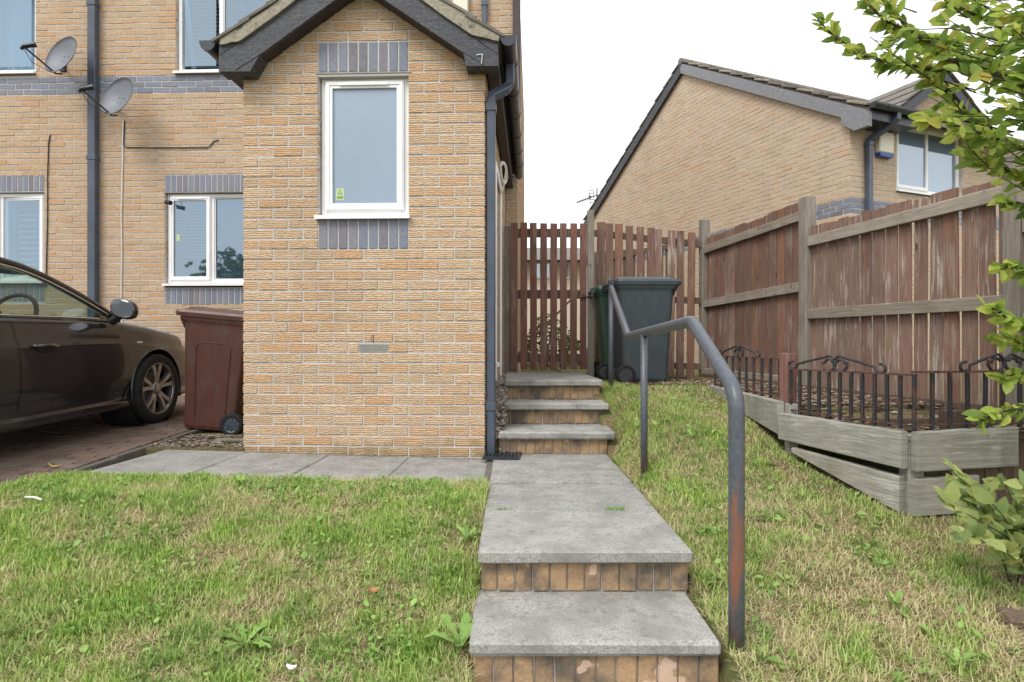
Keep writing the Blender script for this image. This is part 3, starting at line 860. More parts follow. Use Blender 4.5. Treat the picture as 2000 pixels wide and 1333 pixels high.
q = MB(); q.add([(su + 0.012, 0.0508, sz + 0.045), (su + 0.050, 0.0508, sz + 0.045), (su + 0.031, 0.0508, sz + 0.082), (su + 0.022, 0.0508, sz + 0.052), (su + 0.040, 0.0508, sz + 0.052), (su + 0.031, 0.0508, sz + 0.070)],
      [(0, 1, 4, 3), (1, 2, 5, 4), (2, 0, 3, 5)])
q.box(su + 0.008, su + 0.054, 0.0506, 0.051, sz + 0.012, sz + 0.030)
obj('printed_mark', q, MAT['sticker_mark'], w)
# side walls
swall = obj('side_wall', backing(0.03, 3.2, Z0 - 0.15, EAVE_Z, []), MAT['mortar'], house, (0, 0, 0), (0, 0, math.pi / 2))
place(lay(0.105, 3.2, Z0, 43, []), swall, MAT['brick'], 0)
swl = obj('side_wall', backing(-3.2, -0.03, Z0 - 0.15, EAVE_Z, []), MAT['mortar'], house, (-PW, 0, 0), (0, 0, -math.pi / 2))
place(lay(-3.2, -0.105, Z0, 43, []), swl, MAT['brick'], 0)
# side door frame seen edge on
obj('door_frame', MB().box(0.006, 0.030, 0.92, 0.98, 0.50, 2.45, 0.004).box(0.006, 0.030, 1.80, 1.86, 0.50, 2.45, 0.004).box(0.006, 0.030, 0.98, 1.80, 2.39, 2.45, 0.004), MAT['upvc'], house)
obj('door_step_box', MB().box(0.006, 0.05, 0.92, 1.05, 0.62, 0.66, 0.006), MAT['upvc'], house)

# porch roof: barge boards, verge mortar, tiles, soffit, gutters
BW = -0.135
def pl(px, py, w=BW): return hit(px, py, w)
for name, low_, up_, foot in (('right', [(690, -41), (800, 33), (905, 103)], [(973, 80), (920, 67), (824, 0), (690, -94)], [(910, 129), (973, 129)]),
                              ('left', [(713, -41), (654, 0), (507, 107)], [(428, 87), (469, 79), (576, 0), (713, -94)], [(488, 140), (427, 140)])):
    poly = [pl(*p) for p in low_ + foot + up_]
    if name == 'left': poly = poly[::-1]
    b = MB().prism(poly, lambda u, z: (u, BW, z), lambda u, z: (u, BW + 0.028, z))
    bo = obj('barge_board', b, MAT['barge'], house)
    lp = [pl(*p) for p in low_]
    sof = MB()
    for (a0_, a1_), (b0_, b1_) in zip(lp[:-1], lp[1:]):
        sof.add([(a0_, BW + 0.028, a1_ + 0.004), (b0_, BW + 0.028, b1_ + 0.004), (b0_, 0.03, b1_ + 0.004), (a0_, 0.03, a1_ + 0.004),
                 (a0_, BW + 0.028, a1_ + 0.03), (b0_, BW + 0.028, b1_ + 0.03), (b0_, 0.03, b1_ + 0.03), (a0_, 0.03, a1_ + 0.03)],
                [(0, 1, 2, 3), (7, 6, 5, 4), (0, 4, 5, 1), (1, 5, 6, 2), (2, 6, 7, 3), (3, 7, 4, 0)])
    obj('soffit', sof, MAT['soffit'], house)
    # board seams of the shaped foot
    fpoly = [pl(*p) for p in ([low_[-1]] + foot + [up_[0], up_[1]])]
    if name == 'left': fpoly = fpoly[::-1]
    obj('box_end', MB().prism(fpoly, lambda u, z: (u, BW + 0.028, z), lambda u, z: (u, -0.004, z)), MAT['barge'], house)
    if name == 'right':
        for p, q_ in (((905, 103), (945, 127)), ((925, 72), (958, 96)), ((912, 66), (973, 106))):
            a_, b_ = pl(*p), pl(*q_)
            obj('board_seam', MB().obox((a_[0], BW - 0.0008, a_[1]), (b_[0], BW - 0.0008, b_[1]), 0.002, 0.004, up=(0, 1, 0)), MAT['trim'], bo)
    else:
        for p, q_ in (((507, 107), (458, 139)), ((471, 80), (428, 108))):
            a_, b_ = pl(*p), pl(*q_)
            obj('board_seam', MB().obox((a_[0], BW - 0.0008, a_[1]), (b_[0], BW - 0.0008, b_[1]), 0.002, 0.004, up=(0, 1, 0)), MAT['trim'], bo)
    vb = [(690, -94), (824, 0), (920, 67), (973, 80)] if name == 'right' else [(713, -94), (576, 0), (469, 79), (428, 87)]
    vt = [(976, 70), (929, 38), (862, 0), (700, -105)] if name == 'right' else [(430, 76), (477, 47), (535, 8), (702, -118)]
    poly = [pl(p[0], p[1] + 0.2, BW - 0.02) for p in vb] + [pl(p[0], p[1], BW - 0.02) for p in vt]
    n_ = len(poly)
    fine = []
    for i in range(n_):
        a_, b_ = poly[i], poly[(i + 1) % n_]
        for k in range(5):
            s = k / 5
            fine.append((a_[0] + (b_[0] - a_[0]) * s + R.uniform(-1, 1) * 0.002, a_[1] + (b_[1] - a_[1]) * s + R.uniform(-1, 1) * 0.003))
    v = MB().prism(fine, lambda u, z: (u, BW - 0.018, z), lambda u, z: (u, 0.2, z))
    obj('verge_mortar', v, MAT['verge'], house)
# the roof slopes and their verge tiles
apex = (RIDGE_U, 3.655)
for sgn in (1, -1):
    run, ang = 0.985, math.atan(0.66)
    d = Vector((sgn * math.cos(ang), 0, -math.sin(ang)))
    nrm = Vector((sgn * math.sin(ang), 0, math.cos(ang)))
    a = Vector((apex[0], 0, apex[1]))
    L = run / math.cos(ang)
    b = a + d * L
    sl = MB()
    P = [a, b, b - nrm * 0.04, a - nrm * 0.04]
    sl.add([(p.x, -0.10, p.z) for p in P] + [(p.x, 3.22, p.z) for p in P], [(0, 1, 2, 3), (7, 6, 5, 4), (0, 4, 5, 1), (1, 5, 6, 2), (2, 6, 7, 3), (3, 7, 4, 0)])
    roof = obj('roof', sl, MAT['tile'], house)
    n_ = 5
    g = L / n_
    for k in range(n_):
        for c in range(10):
            p0 = a + d * (k * g - 0.02) + nrm * 0.006
            p1 = a + d * (k * g + g + 0.06) + nrm * 0.024
            tl = MB()
            y0 = -0.165 + c * 0.338
            tl.obox((p0.x, y0 + 0.166, p0.z), (p1.x, y0 + 0.166, p1.z), 0.330, 0.022, 0.003, up=nrm)
            obj('tile', tl.jitter(0.002), MAT['tile'], roof)
# gutters
def gutter_prof(n=9):
    pr = []
    for k in range(n + 1):
        a_ = math.pi + math.pi * k / n
        pr.append((0.056 * math.cos(a_), 0.052 * math.sin(a_) * (1.25 if k not in (0, n) else 1)))
    return pr
def gutter(parent, cu, cz, w0, w1, mirror=1):
    pr = gutter_prof()
    inner = [(x * 0.93, z * 0.93) for x, z in pr][::-1]
    prof = pr + inner
    m = MB()
    secs = [[(cu + mirror * x, w, cz + z) for x, z in prof] for w in (w0, w1)]
    m.loft(secs)
    m.add([(cu + mirror * x, w0 - 0.001, cz + z) for x, z in pr], [tuple(range(len(pr)))])
    g = obj('gutter', m, MAT['gutter'], parent, smooth=False)
    cap = MB().loft([[(cu + mirror * x * 1.06, w, cz + z * 1.06 + (0.006 if abs(z) < 0.001 else 0)) for x, z in pr] for w in (w0 - 0.006, w0 + 0.02)])
    obj('end_cap', cap, MAT['gutter'], g)
    k = w0 + 0.35
    while k < w1:
        u_ = MB().loft([[(cu + mirror * x * 1.10, w, cz + z * 1.10 + 0.002) for x, z in pr] for w in (k, k + 0.03)])
        obj('union', u_, MAT['gutter'], g)
        k += 0.5
    return g
gru, grz = pl(993, 73, -0.14)
gutter(house, gru, grz, -0.15, 3.18)
glu, glz = pl(407, 83, -0.14)
gutter(house, glu, glz, -0.15, 3.18, -1)
# fascia and soffit boxes along both eaves
ru0, rz0 = pl(973, 129, -0.10)
obj('fascia', MB().box(0.012, ru0 - 0.002, -0.105, 3.2, rz0 + 0.012, rz0 + 0.16, 0.004), MAT['soffit'], house)
lu0, lz0 = pl(428, 140, -0.10)
obj('fascia', MB().box(lu0 + 0.002, -PW - 0.012, -0.105, 3.2, lz0 + 0.012, lz0 + 0.16, 0.004), MAT['soffit'], house)
# house number on the barge foot
a_ = pl(938, 117, BW - 0.003)
sN = 0.075
num = MB()
def stroke(p, q_): num.obox((a_[0] + p[0] * sN, BW - 0.003, a_[1] + p[1] * sN), (a_[0] + q_[0] * sN, BW - 0.003, a_[1] + q_[1] * sN), 0.004, 0.0085, up=(0, 1, 0))
stroke((-0.30, 0.46), (0.24, 0.50)); stroke((0.22, 0.52), (0.10, -0.42)); stroke((-0.30, 0.46), (-0.31, 0.38))
obj('house_number', num, MAT['white_paint'], house)['label'] = 'white painted house number 7'
# downpipes
def rect_pipe(parent, pts, w=0.065, d=0.06, mt=None, name='downpipe', collars=()):
    m = MB()
    pts = [Vector(p) for p in pts]
    secs = []
    for i, p in enumerate(pts):
        t_ = (pts[min(i + 1, len(pts) - 1)] - pts[max(i - 1, 0)]).normalized()
        s = Vector((1, 0, 0)); s = (s - t_ * s.dot(t_)).normalized()
        u_ = t_.cross(s)
        c = 0.008
        q = [(-w / 2 + c, -d / 2), (w / 2 - c, -d / 2), (w / 2, -d / 2 + c), (w / 2, d / 2 - c), (w / 2 - c, d / 2), (-w / 2 + c, d / 2), (-w / 2, d / 2 - c), (-w / 2, -d / 2 + c)]
        secs.append([p + s * a_ + u_ * b_ for a_, b_ in q])
    m.loft(secs)
    o = obj(name, m, mt or MAT['gutter'], parent)
    for p in collars:
        k = MB().box(-w / 2 - 0.007, w / 2 + 0.007, -d / 2 - 0.007, d / 2 + 0.007, -0.03, 0.03, 0.004)
        obj('collar', k, mt or MAT['gutter'], o, p)
    return o
pu = 0.040
zt = hit(960, 195, 0.05)[1]
rect_pipe(house, [(pu, 0.06, -0.02), (pu, 0.06, zt - 0.02), (pu + 0.005, 0.065, zt + 0.03), (gru - 0.03, 0.14, zt + 0.115), (gru, 0.15, zt + 0.16), (gru, 0.15, grz - 0.05)], 0.066, 0.066, MAT['pipe_grey'], collars=[(pu, 0.06, zt - 0.06), (pu, 0.06, 0.36)])
rect_pipe(house, [(glu, 0.55, glz - 0.05), (glu, 0.55, glz - 0.30), (glu + 0.05, 0.56, glz - 0.36), (-PW - 0.05, 0.57, glz - 0.42), (-PW - 0.045, 0.57, glz - 0.5), (-PW - 0.045, 0.57, 0.0)], 0.066, 0.066, MAT['pipe_grey'])
obj('fixing_bracket', MB().box(0.0, 0.012, 0.03, 0.09, 0.395, 0.405), MAT['metal_grey'], house)

# main wall behind the porch
D = 3.24
UB = hit(188, 400, D)[0]                                  # the party line behind the rainwater pipe
def rect(px0, px1, py0, py1):
    u0_, _ = hit(px0, py0, D); u1_, _ = hit(px1, py0, D)
    xm = (px0 + px1) / 2
    return (u0_, u1_, hit(xm, py1, D)[1], hit(xm, py0, D)[1])
def snap(z): return Z0 + round((z - Z0) / CH) * CH
ZM = Z0
band0 = snap(hit(300, 183, D)[1]); band1 = band0 + 3 * CH
lw = rect(322, 503, 376, 562); lwz0, lwz1 = lw[2], lw[3]
uw = rect(343, 528, -70, 146)
urw = hit(1011, 380, D)[0]
wallz = 6.0
low_open = (lw[0], lw[1], lwz0, lwz1)
sol = 3 * CH
ops_low = (lw[0], lw[1], lwz0 - sol + 0.0, lwz1 + sol)
ops_up = (uw[0], uw[1], uw[2], uw[3])
bandop = (-30, 30, band0, band1)
m = backing(UB, -PW - 0.25, Z0 - 0.3, wallz, [low_open, ops_up])
m.box(-0.004, urw - 0.006, 0.0045, 0.24, Z0 - 0.3, wallz)
m.box(-PW - 0.25, -0.004, 0.0045, 0.24, 2.3, wallz)
mwall = obj('main_wall', m, MAT['mortar'], house, (0, D, 0))
b1 = lay(UB + 0.005, -PW - 0.0, Z0, 78, [ops_low, ops_up, bandop], shift=0.06)
b2 = lay(-PW, urw, Z0, 78, [bandop, (-PW, 0.0, -1, 2.95)])
place(b1 + b2, mwall, MAT['brick'], 0)
bb = [b for b in lay(UB + 0.005, urw, Z0, 78, [(-PW, 0, -9, 9), ops_up], shift=0.06) if band0 < b[1] < band1]
place(bb, mwall, MAT['blue'], 300, 'band_brick')
nl = max(1, round((lw[1] - lw[0]) / 0.075))
soldiers(mwall, lw[0], lw[1], lwz1 + 0.012, nl)
soldiers(mwall, lw[0], lw[1], lwz0 - sol + 0.004, nl)
obj('lintel', MB().box(lw[0] - 0.02, lw[1] + 0.02, -0.002, 0.1, lwz1 - 0.002, lwz1 + 0.009), MAT['vent'], mwall)
W1 = window(house, lw[0] + 0.006, lw[1] - 0.006, lwz0 + 0.06, lwz1 - 0.006, D + 0.05, [0.49], MAT['glass'], True, fixed=(1,), vent_on=(0,))
slats(W1, lw[0] + 0.05, lw[1] - 0.05, lwz0 + 0.42, lwz1 - 0.06, D + 0.16, 0.042, MAT['blind'])
su, sz = lw[0] + 0.125, lwz0 + 0.62
obj('sticker', MB().box(su, su + 0.05, D + 0.0465, D + 0.0475, sz, sz + 0.085), MAT['sticker'], W1)
W2 = window(house, uw[0] + 0.006, uw[1] - 0.006, uw[2] + 0.05, uw[3] - 0.006, D + 0.05, [0.46], MAT['glass'], True, fixed=(1,), swing={0: ('l', 0.22, 'top')})
slats(W2, uw[0] + 0.05, uw[1] - 0.05, uw[2] + 0.08, uw[3] - 0.06, D + 0.17, 0.05, MAT['blind'])
# gable end wall and its dark boarded corner, upper rainwater pipe, alarm box
gw = obj('gable_wall', backing(0.03, 6.0, Z0 - 0.3, wallz, []), MAT['mortar'], house, (urw, D, 0), (0, 0, math.pi / 2))
place(lay(0.105, 6.0, Z0, 78, []), gw, MAT['brick'], 0)
cu0, cz0 = hit(1001.5, 335, D - 0.05); cu1, _ = hit(1016.5, 335, D - 0.05)
obj('corner_board', MB().box(cu0, cu1, D - 0.09, D + 0.02, cz0, wallz - 0.05, 0.006), MAT['soffit'], house)
pu2 = hit(946, 20, D - 0.06)[0]
rect_pipe(house, [(pu2, D - 0.05, hit(946, 70, D)[1]), (pu2, D - 0.05, wallz - 0.05)], 0.065, 0.06, MAT['pipe_grey'], collars=[(pu2, D - 0.05, hit(946, 13, D)[1])])
au0, az0 = hit(885, 28, D - 0.04); au1, _ = hit(915, 28, D - 0.04)
alarm = thing('alarm_box', 'cream alarm box on the house wall just above the porch roof', 'alarm box', h2w((au0 + au1) / 2, D, az0), -HA)
obj('cover', MB().box((au0 - au1) / 2, (au1 - au0) / 2, -0.085, -0.004, -0.03, 0.30, 0.015), MAT['cream'], alarm)
obj('back_plate', MB().box((au0 - au1) / 2 + 0.01, (au1 - au0) / 2 - 0.01, -0.004, 0.001, -0.02, 0.29), MAT['cream'], alarm)

# attached house on the left
left = thing('terraced_house', 'adjoining buff brick house on the left with open upstairs window and shutters', 'house', h2w(UB, D, Z0 - 0.2), -HA)
UL = -9.2
def L_(u): return u - UB
zoff = -(Z0 - 0.2)
ul = rect(-125, 69, -70, 149)
ll = rect(-95, 87, 376, 556)
m = backing(L_(UL), -0.0, Z0 - 0.3 + zoff, wallz + zoff, [(L_(ll[0]), L_(ll[1]), ll[2] + zoff, ll[3] + zoff), (L_(ul[0]), L_(ul[1]), ul[2] + zoff, ul[3] + zoff)])
lwall = obj('wall', m, MAT['mortar'], left, (0, 0, 0))
ob = [(L_(ll[0]), L_(ll[1]), ll[2] + zoff - sol, ll[3] + zoff + sol), (L_(ul[0]), L_(ul[1]), ul[2] + zoff, ul[3] + zoff), (-40, 40, band0 + zoff, band1 + zoff)]
bl = lay(L_(UL), -0.005, Z0 + zoff, 78, ob, shift=0.03)
vis0 = L_(hit(-5, 400, D)[0])
place(bl, lwall, MAT['brick'], 290, prio=lambda b: (0 if b[0] > vis0 and b[1] < 5.4 + zoff else 1, -b[1]))
bb = [b for b in lay(L_(UL), -0.005, Z0 + zoff, 78, [ob[1]], shift=0.03) if band0 + zoff < b[1] < band1 + zoff]
place(bb, lwall, MAT['blue'], 300, 'band_brick')
nl = round((ll[1] - ll[0]) / 0.075)
soldiers(lwall, L_(ll[0]), L_(ll[1]), ll[3] + zoff + 0.012, nl)
soldiers(lwall, L_(ll[0]), L_(ll[1]), ll[2] + zoff - sol + 0.004, nl)
W3 = window(left, L_(ll[0]) + 0.006, L_(ll[1]) - 0.006, ll[2] + zoff + 0.05, ll[3] + zoff - 0.006, 0.05, [0.5], MAT['glass'], True, swing={1: ('r', -0.10, 'side')})
slats(W3, L_(ll[0]) + 0.75, L_(ll[1]) - 0.22, ll[2] + zoff + 0.12, ll[3] + zoff - 0.15, 0.17, 0.075, MAT['blind'], 0.06, 0.6)
sh = MB()
for a_ in (L_(ll[1]) - 0.22, L_(ll[1]) - 0.62):
    sh.box(a_, a_ + 0.06, 0.16, 0.19, ll[2] + zoff + 0.06, ll[3] + zoff - 0.08)
obj('shutter_frame', sh, MAT['blind'], W3)
W4 = window(left, L_(ul[0]) + 0.006, L_(ul[1]) - 0.006, ul[2] + zoff + 0.05, ul[3] + zoff - 0.006, 0.05, [0.5], MAT['glass'], True, swing={1: ('r', 0.20, 'top')})
cu = MB()
for k in range(14):
    a0_, a1_ = L_(ul[1]) - 0.12 - k * 0.06, L_(ul[1]) - 0.12 - (k + 1) * 0.06
    cu.quad((a0_, 0.22 + 0.025 * (k % 2), ul[2] + zoff), (a1_, 0.22 + 0.025 * ((k + 1) % 2), ul[2] + zoff), (a1_, 0.22 + 0.025 * ((k + 1) % 2), ul[3] + zoff), (a0_, 0.22 + 0.025 * (k % 2), ul[3] + zoff))
obj('net_curtain', cu, MAT['blind'], W4, smooth=True)
# shared pipe on the party line
pz = hit(188, 585, D)[1]
rect_pipe(left, [(0.0, -0.055, 0.20), (0.0, -0.055, wallz + zoff - 0.1)], 0.105, 0.085, MAT['pipe_grey'], collars=[(0, -0.055, hit(188, 14, D)[1] + zoff), (0, -0.055, hit(188, 312, D)[1] + zoff)])
# unseen wall caps, added so no daylight falls in behind the fronts
obj('daylight_cap', MB().box(UB, urw, D + 0.02, D + 6, wallz, wallz + 0.05), MAT['tile'], house)
obj('daylight_cap', MB().box(L_(UL), -0.01, 0.02, 6, wallz + zoff, wallz + zoff + 0.05), MAT['tile'], left)

# ---------------------------------------------------------------- fittings on the house walls
def dish(px, py, label, lean, tilt=0.0):
    u, z = hit(px, py, D - 0.26)
    d = thing('satellite_dish', label, 'satellite dish', h2w(u, D, z - 0.2), -HA, 'satellite dishes on the wall')
    m = MB()
    n, rings = 28, 6
    pts = [(0, 0, 0)]
    for r_ in range(1, rings + 1):
        for k in range(n):
            a = 2 * math.pi * k / n
            rr = r_ / rings
            pts.append((0.215 * rr * math.cos(a), -0.0 + 0.075 * rr * rr, 0.275 * rr * math.sin(a)))
    fc = [(0, 1 + k, 1 + (k + 1) % n) for k in range(n)]
    for r_ in range(rings - 1):
        for k in range(n):
            a, b = 1 + r_ * n + k, 1 + r_ * n + (k + 1) % n
            fc.append((a, a + n, b + n, b))
    front = [(x, -y, zz) for x, y, zz in pts]
    back = [(x, -y + 0.008, zz) for x, y, zz in pts]
    o_ = len(front)
    fc2 = [tuple(i + o_ for i in f[::-1]) for f in fc]
    rim = [(1 + (rings - 1) * n + k, 1 + (rings - 1) * n + (k + 1) % n, o_ + 1 + (rings - 1) * n + (k + 1) % n, o_ + 1 + (rings - 1) * n + k) for k in range(n)]
    m.add(front + back, fc + fc2 + rim)
    rot = (math.radians(-18), math.radians(tilt), math.radians(lean))
    r = obj('reflector', m, MAT['dish'], d, (0, -0.30, 0.2), rot, smooth=True)
    M_ = Matrix.Translation((0, -0.30, 0.2)) @ __import__('mathutils').Euler(rot).to_matrix().to_4x4()
    foot, tip = M_ @ Vector((0, -0.02, -0.25)), M_ @ Vector((-0.16, -0.36, -0.16))
    obj('arm', MB().tube([M_ @ Vector((0, 0.04, -0.20)), foot, tip], 0.011, 6), MAT['iron'], d)
    hd = M_ @ Vector((0, -0.28, -0.03))
    obj('receiver', MB().tube([tip, tip * 0.72 + hd * 0.28, tip * 0.4 + hd * 0.6], [0.030, 0.026, 0.034], 10).tube([tip + Vector((0, 0, 0.0)), tip + Vector((-0.03, 0, -0.035))], 0.018, 8), MAT['trim'], d)
    obj('bracket', MB().tube([M_ @ Vector((0, 0.03, 0)), (-0.16, -0.15, 0.22), (-0.28, -0.02, 0.24)], 0.017, 8).box(-0.32, -0.24, -0.02, 0.004, 0.18, 0.30, 0.004), MAT['iron'], d)
    c0 = tip + Vector((0, 0, -0.02))
    obj('lead', MB().tube([c0, c0 * 0.75 + foot * 0.25 + Vector((0, 0, -0.09)), c0 * 0.35 + foot * 0.65 + Vector((0, 0, -0.05)), foot], 0.004, 5), MAT['cable_black'], d)
    for k, (a, b) in enumerate(((0.03, 0.02), (-0.03, 0.02), (0.03, -0.05), (-0.03, -0.05))):
        p = M_ @ Vector((a, -0.004, b))
        obj('bolt', MB().lathe([(0.001, -0.006), (0.006, -0.004), (0.006, 0.004)], 6, 'y', p), MAT['iron'], d)
    return d
dish(134, 118, 'upper grey satellite dish left of the rainwater pipe', -14, 10)
dish(241, 198, 'lower grey satellite dish right of the rainwater pipe', -12, 10)

def wall_cable(name, label, pts, r, mt):
    p3 = []
    for k, (px, py) in enumerate(pts):
        u, z = hit(px, py, D - r - 0.003)
        p3.append(h2w(u, D - r - 0.003, z))
    base = p3[-1].copy()
    return tag(obj(name, MB().tube([p - base for p in p3], r, 5), mt, loc=base), label, 'cable')
wall_cable('cable', 'thin white cable running straight down the wall from the lower dish', [(241, 236), (240, 280), (239, 340), (237, 420), (238, 500), (237, 560), (238, 640)], 0.008, MAT['cable_white'])
wall_cable('cable', 'black cable running along the wall below the lower dish', [(243, 236), (242, 260), (241, 282), (246, 288), (300, 289), (360, 289), (408, 288), (413, 282), (418, 276), (427, 274)], 0.007, MAT['cable_black'])
wall_cable('cable', 'dark vertical cable beside the left shuttered window', [(98, 263), (95, 280), (93, 340), (93, 420), (91, 500), (90, 560)], 0.007, MAT['cable_black'])
wall_cable('cable', 'short looped cable against the grey rainwater pipe', [(180, 302), (176, 325), (175, 350), (180, 372)], 0.007, MAT['cable_black'])
u, z = hit(330, 396, D - 0.06)
cc = thing('security_camera', 'small black security camera on the corner of the lower window', 'camera', h2w(u, D - 0.02, z), -HA)
obj('body', MB().tube([(-0.035, -0.05, 0.0), (0.03, -0.075, -0.012)], [0.026, 0.026], 10).tube([(0.03, -0.075, -0.012), (0.052, -0.083, -0.016)], [0.030, 0.029], 10), MAT['trim'], cc)
obj('mount', MB().tube([(-0.005, 0.02, 0.0), (-0.005, -0.05, 0.0)], 0.010, 6).tube([(0.02, -0.06, 0.0), (0.022, -0.055, 0.085)], 0.004, 5), MAT['trim'], cc)
# coil of white flex hanging at the far end of the porch eave
u, z = hit(982, 338, 1.6)
loop = []
for k in range(46):
    a = k / 46 * 2 * math.pi * 3.2
    loop.append((0.03 * math.cos(a) * (1 + 0.2 * math.sin(k)), 0.11 * math.cos(a + 0.4) , 0.085 * math.sin(a) + 0.014 * math.sin(k * 0.7)))
loop += [(0.0, 0.05, -0.12), (-0.03, 0.05, -0.20)]
tag(obj('cable_coil', MB().tube(loop, 0.008, 5), MAT['cable_white'], loc=h2w(u + 0.01, 1.6, z)), 'coil of white flex hung under the right eave of the porch', 'cable')
# drain grate on the path beside the pipe
dr = thing('drain_cover', 'black slotted drain cover at the foot of the porch rainwater pipe', 'drain cover', h2w(0.13, -0.02, 0.0), -HA - 0.05)
fr = MB().box(-0.13, 0.13, -0.13, -0.11, 0.003, 0.022).box(-0.13, 0.13, 0.11, 0.13, 0.003, 0.022).box(-0.13, -0.11, -0.11, 0.11, 0.003, 0.022).box(0.11, 0.13, -0.11, 0.11, 0.003, 0.022)
obj('frame', fr, MAT['drain'], dr)
for k in range(8):
    x = -0.095 + k * 0.0272
    obj('bar', MB().box(x - 0.007, x + 0.007, -0.111, 0.111, 0.006, 0.020, 0.002), MAT['drain'], dr)
obj('cross_bar', MB().box(-0.111, 0.111, -0.008, 0.008, 0.005, 0.017), MAT['drain'], dr)

# ---------------------------------------------------------------- the car
def sm(xs, ys, win=0.10):
    xs, ys = np.array(xs), np.array(ys)
    if xs[0] > xs[-1]: xs, ys = xs[::-1], ys[::-1]
    def f(x):
        return float(np.mean([np.interp(x + d, xs, ys) for d in np.linspace(-win, win, 9)]))
    return f
HW = sm([0.86, 0.80, 0.70, 0.55, 0.35, 0, -0.4, -1.5, -2.6, -3.2, -3.5], [0.60, 0.70, 0.79, 0.845, 0.87, 0.885, 0.885, 0.89, 0.885, 0.84, 0.70])
TOP = sm([0.86, 0.78, 0.6, 0.4, 0, -0.4, -0.7, -1.5, -2.6, -3.2, -3.5], [0.60, 0.685, 0.765, 0.82, 0.885, 0.935, 0.950, 0.965, 0.99, 0.98, 0.90])
CRN = sm([0.86, 0.5, 0, -0.45, -0.60, -3.5], [0.03, 0.055, 0.065, 0.06, 0.0, 0.0], 0.05)
ZB = sm([0.86, 0.6, 0.3, -3.5], [0.25, 0.21, 0.19, 0.19])
KEYS = [(-0.12, 0.0), (-0.035, 0.005), (-0.018, 0.035), (-0.018, 0.085), (-0.048, 0.115), (-0.030, 0.22), (-0.006, 0.34), (0.0, 0.48), (-0.003, 0.62), (-0.010, 0.73), (-0.022, 0.765), (-0.030, 0.80), (-0.048, 0.90), (-0.070, 0.965), (-0.11, 1.0)]
SUBD = 4
def section(x):
    Wd, T, zb, cr = HW(x), TOP(x), ZB(x), CRN(x)
    kp = [(Wd + a, zb + b * (T - zb)) for a, b in KEYS] + [(Wd * 0.55, T + cr * 0.65), (0.0, T + cr)]
    out = []
    for (a, b), (c, d) in zip(kp[:-1], kp[1:]):
        for k in range(SUBD): out.append((a + (c - a) * k / SUBD, b + (d - b) * k / SUBD))
    out.append(kp[-1])
    ys = np.array([p[0] for p in out]); zs = np.array([p[1] for p in out])
    ker = np.array([0.25, 0.5, 0.25])
    ys2 = np.convolve(np.pad(ys, 1, 'edge'), ker, 'valid'); zs2 = np.convolve(np.pad(zs, 1, 'edge'), ker, 'valid')
    ys2[-1] = 0.0
    return list(zip(ys2, zs2))
AR, WZ, WB = 0.362, 0.318, 2.60
NS = len(KEYS) * SUBD
DOORS = [(-0.385, -1.452), (-1.460, -2.30)]
D0, D1 = 5 * SUBD - 2, 14 * SUBD - 2
CY = 5.45
car = thing('parked_car', 'dark grey saloon car parked on the block-paved drive', 'car', (-3.23 - 0.885 - 0.01, CY, drive_z(CY)), 0)
car.rotation_euler = (Matrix.Rotation(-HA, 4, 'Z') @ Matrix.Rotation(math.radians(90), 4, 'Z') @ Matrix.Rotation(-math.atan(0.04), 4, 'Y')).to_euler()
# car local axes: x forward, y to the left, z up; the camera sees the right flank (y negative)
def grid(xs, i0, i1, side, skip=None, off=0.0):
    m = MB()
    secs = [section(x) for x in xs]
    n = i1 - i0 + 1
    P, dead = [], []
    for x, s in zip(xs, secs):
        for i in range(i0, i1 + 1):
            y, z = s[i]
            P.append([x, side * (y + off), z])
    inside = []
    for k, (x, y, z) in enumerate(P):
        d0 = math.hypot(x, z - WZ); d1 = math.hypot(x + WB, z - WZ)
        inside.append((d0 < AR, d1 < AR) if abs(y) > 0.6 else (False, False))
    fs_ = []
    for a in range(len(xs) - 1):
        for i in range(n - 1):
            q = [a * n + i, (a + 1) * n + i, (a + 1) * n + i + 1, a * n + i + 1]
            if all(any(inside[k]) for k in q): continue
            if skip and skip((xs[a] + xs[a + 1]) / 2, i + i0): continue
            fs_.append(tuple(q if side < 0 else q[::-1]))
    for k, (x, y, z) in enumerate(P):
        for which, cx_ in ((0, 0.0), (1, -WB)):
            if inside[k][which]:
                d = math.hypot(x - cx_, z - WZ) or 1e-4
                P[k][0] = cx_ + (x - cx_) * AR / d
                P[k][2] = max(WZ + (z - WZ) * AR / d, 0.1)
    return m.add(P, fs_)
xs_all = sorted(set(list(np.round(np.arange(-3.5, 0.8601, 0.02), 4)) + [v for d in DOORS for v in d] + [0.86]), reverse=True)
def door_gap(x, i): return D0 <= i < D1 and any(b < x < a for a, b in DOORS)
body = MB()
for sd in (-1, 1):
    g_ = grid(xs_all, 0, len(section(0)) - 1, sd, door_gap)
    body.add(g_.v, g_.f)
s = section(0.86)
body.add([(0.862, -y, z) for y, z in s] + [(0.862, y, z) for y, z in s[::-1]], [tuple(range(2 * len(s)))])
s = section(-3.5)
body.add([(-3.502, -y, z) for y, z in s] + [(-3.502, y, z) for y, z in s[::-1]], [tuple(range(2 * len(s) - 1, -1, -1))])
obj('body', body, MAT['car'], car, smooth=True)
liner = MB().box(-3.3, 0.30, -0.56, 0.56, 0.20, 0.62).box(-2.1, -0.42, -0.80, 0.80, 0.22, 0.86)  # dark boxes added inside the body to stop light behind the door gaps
obj('light_stop_liner', liner, MAT['dark'], car)
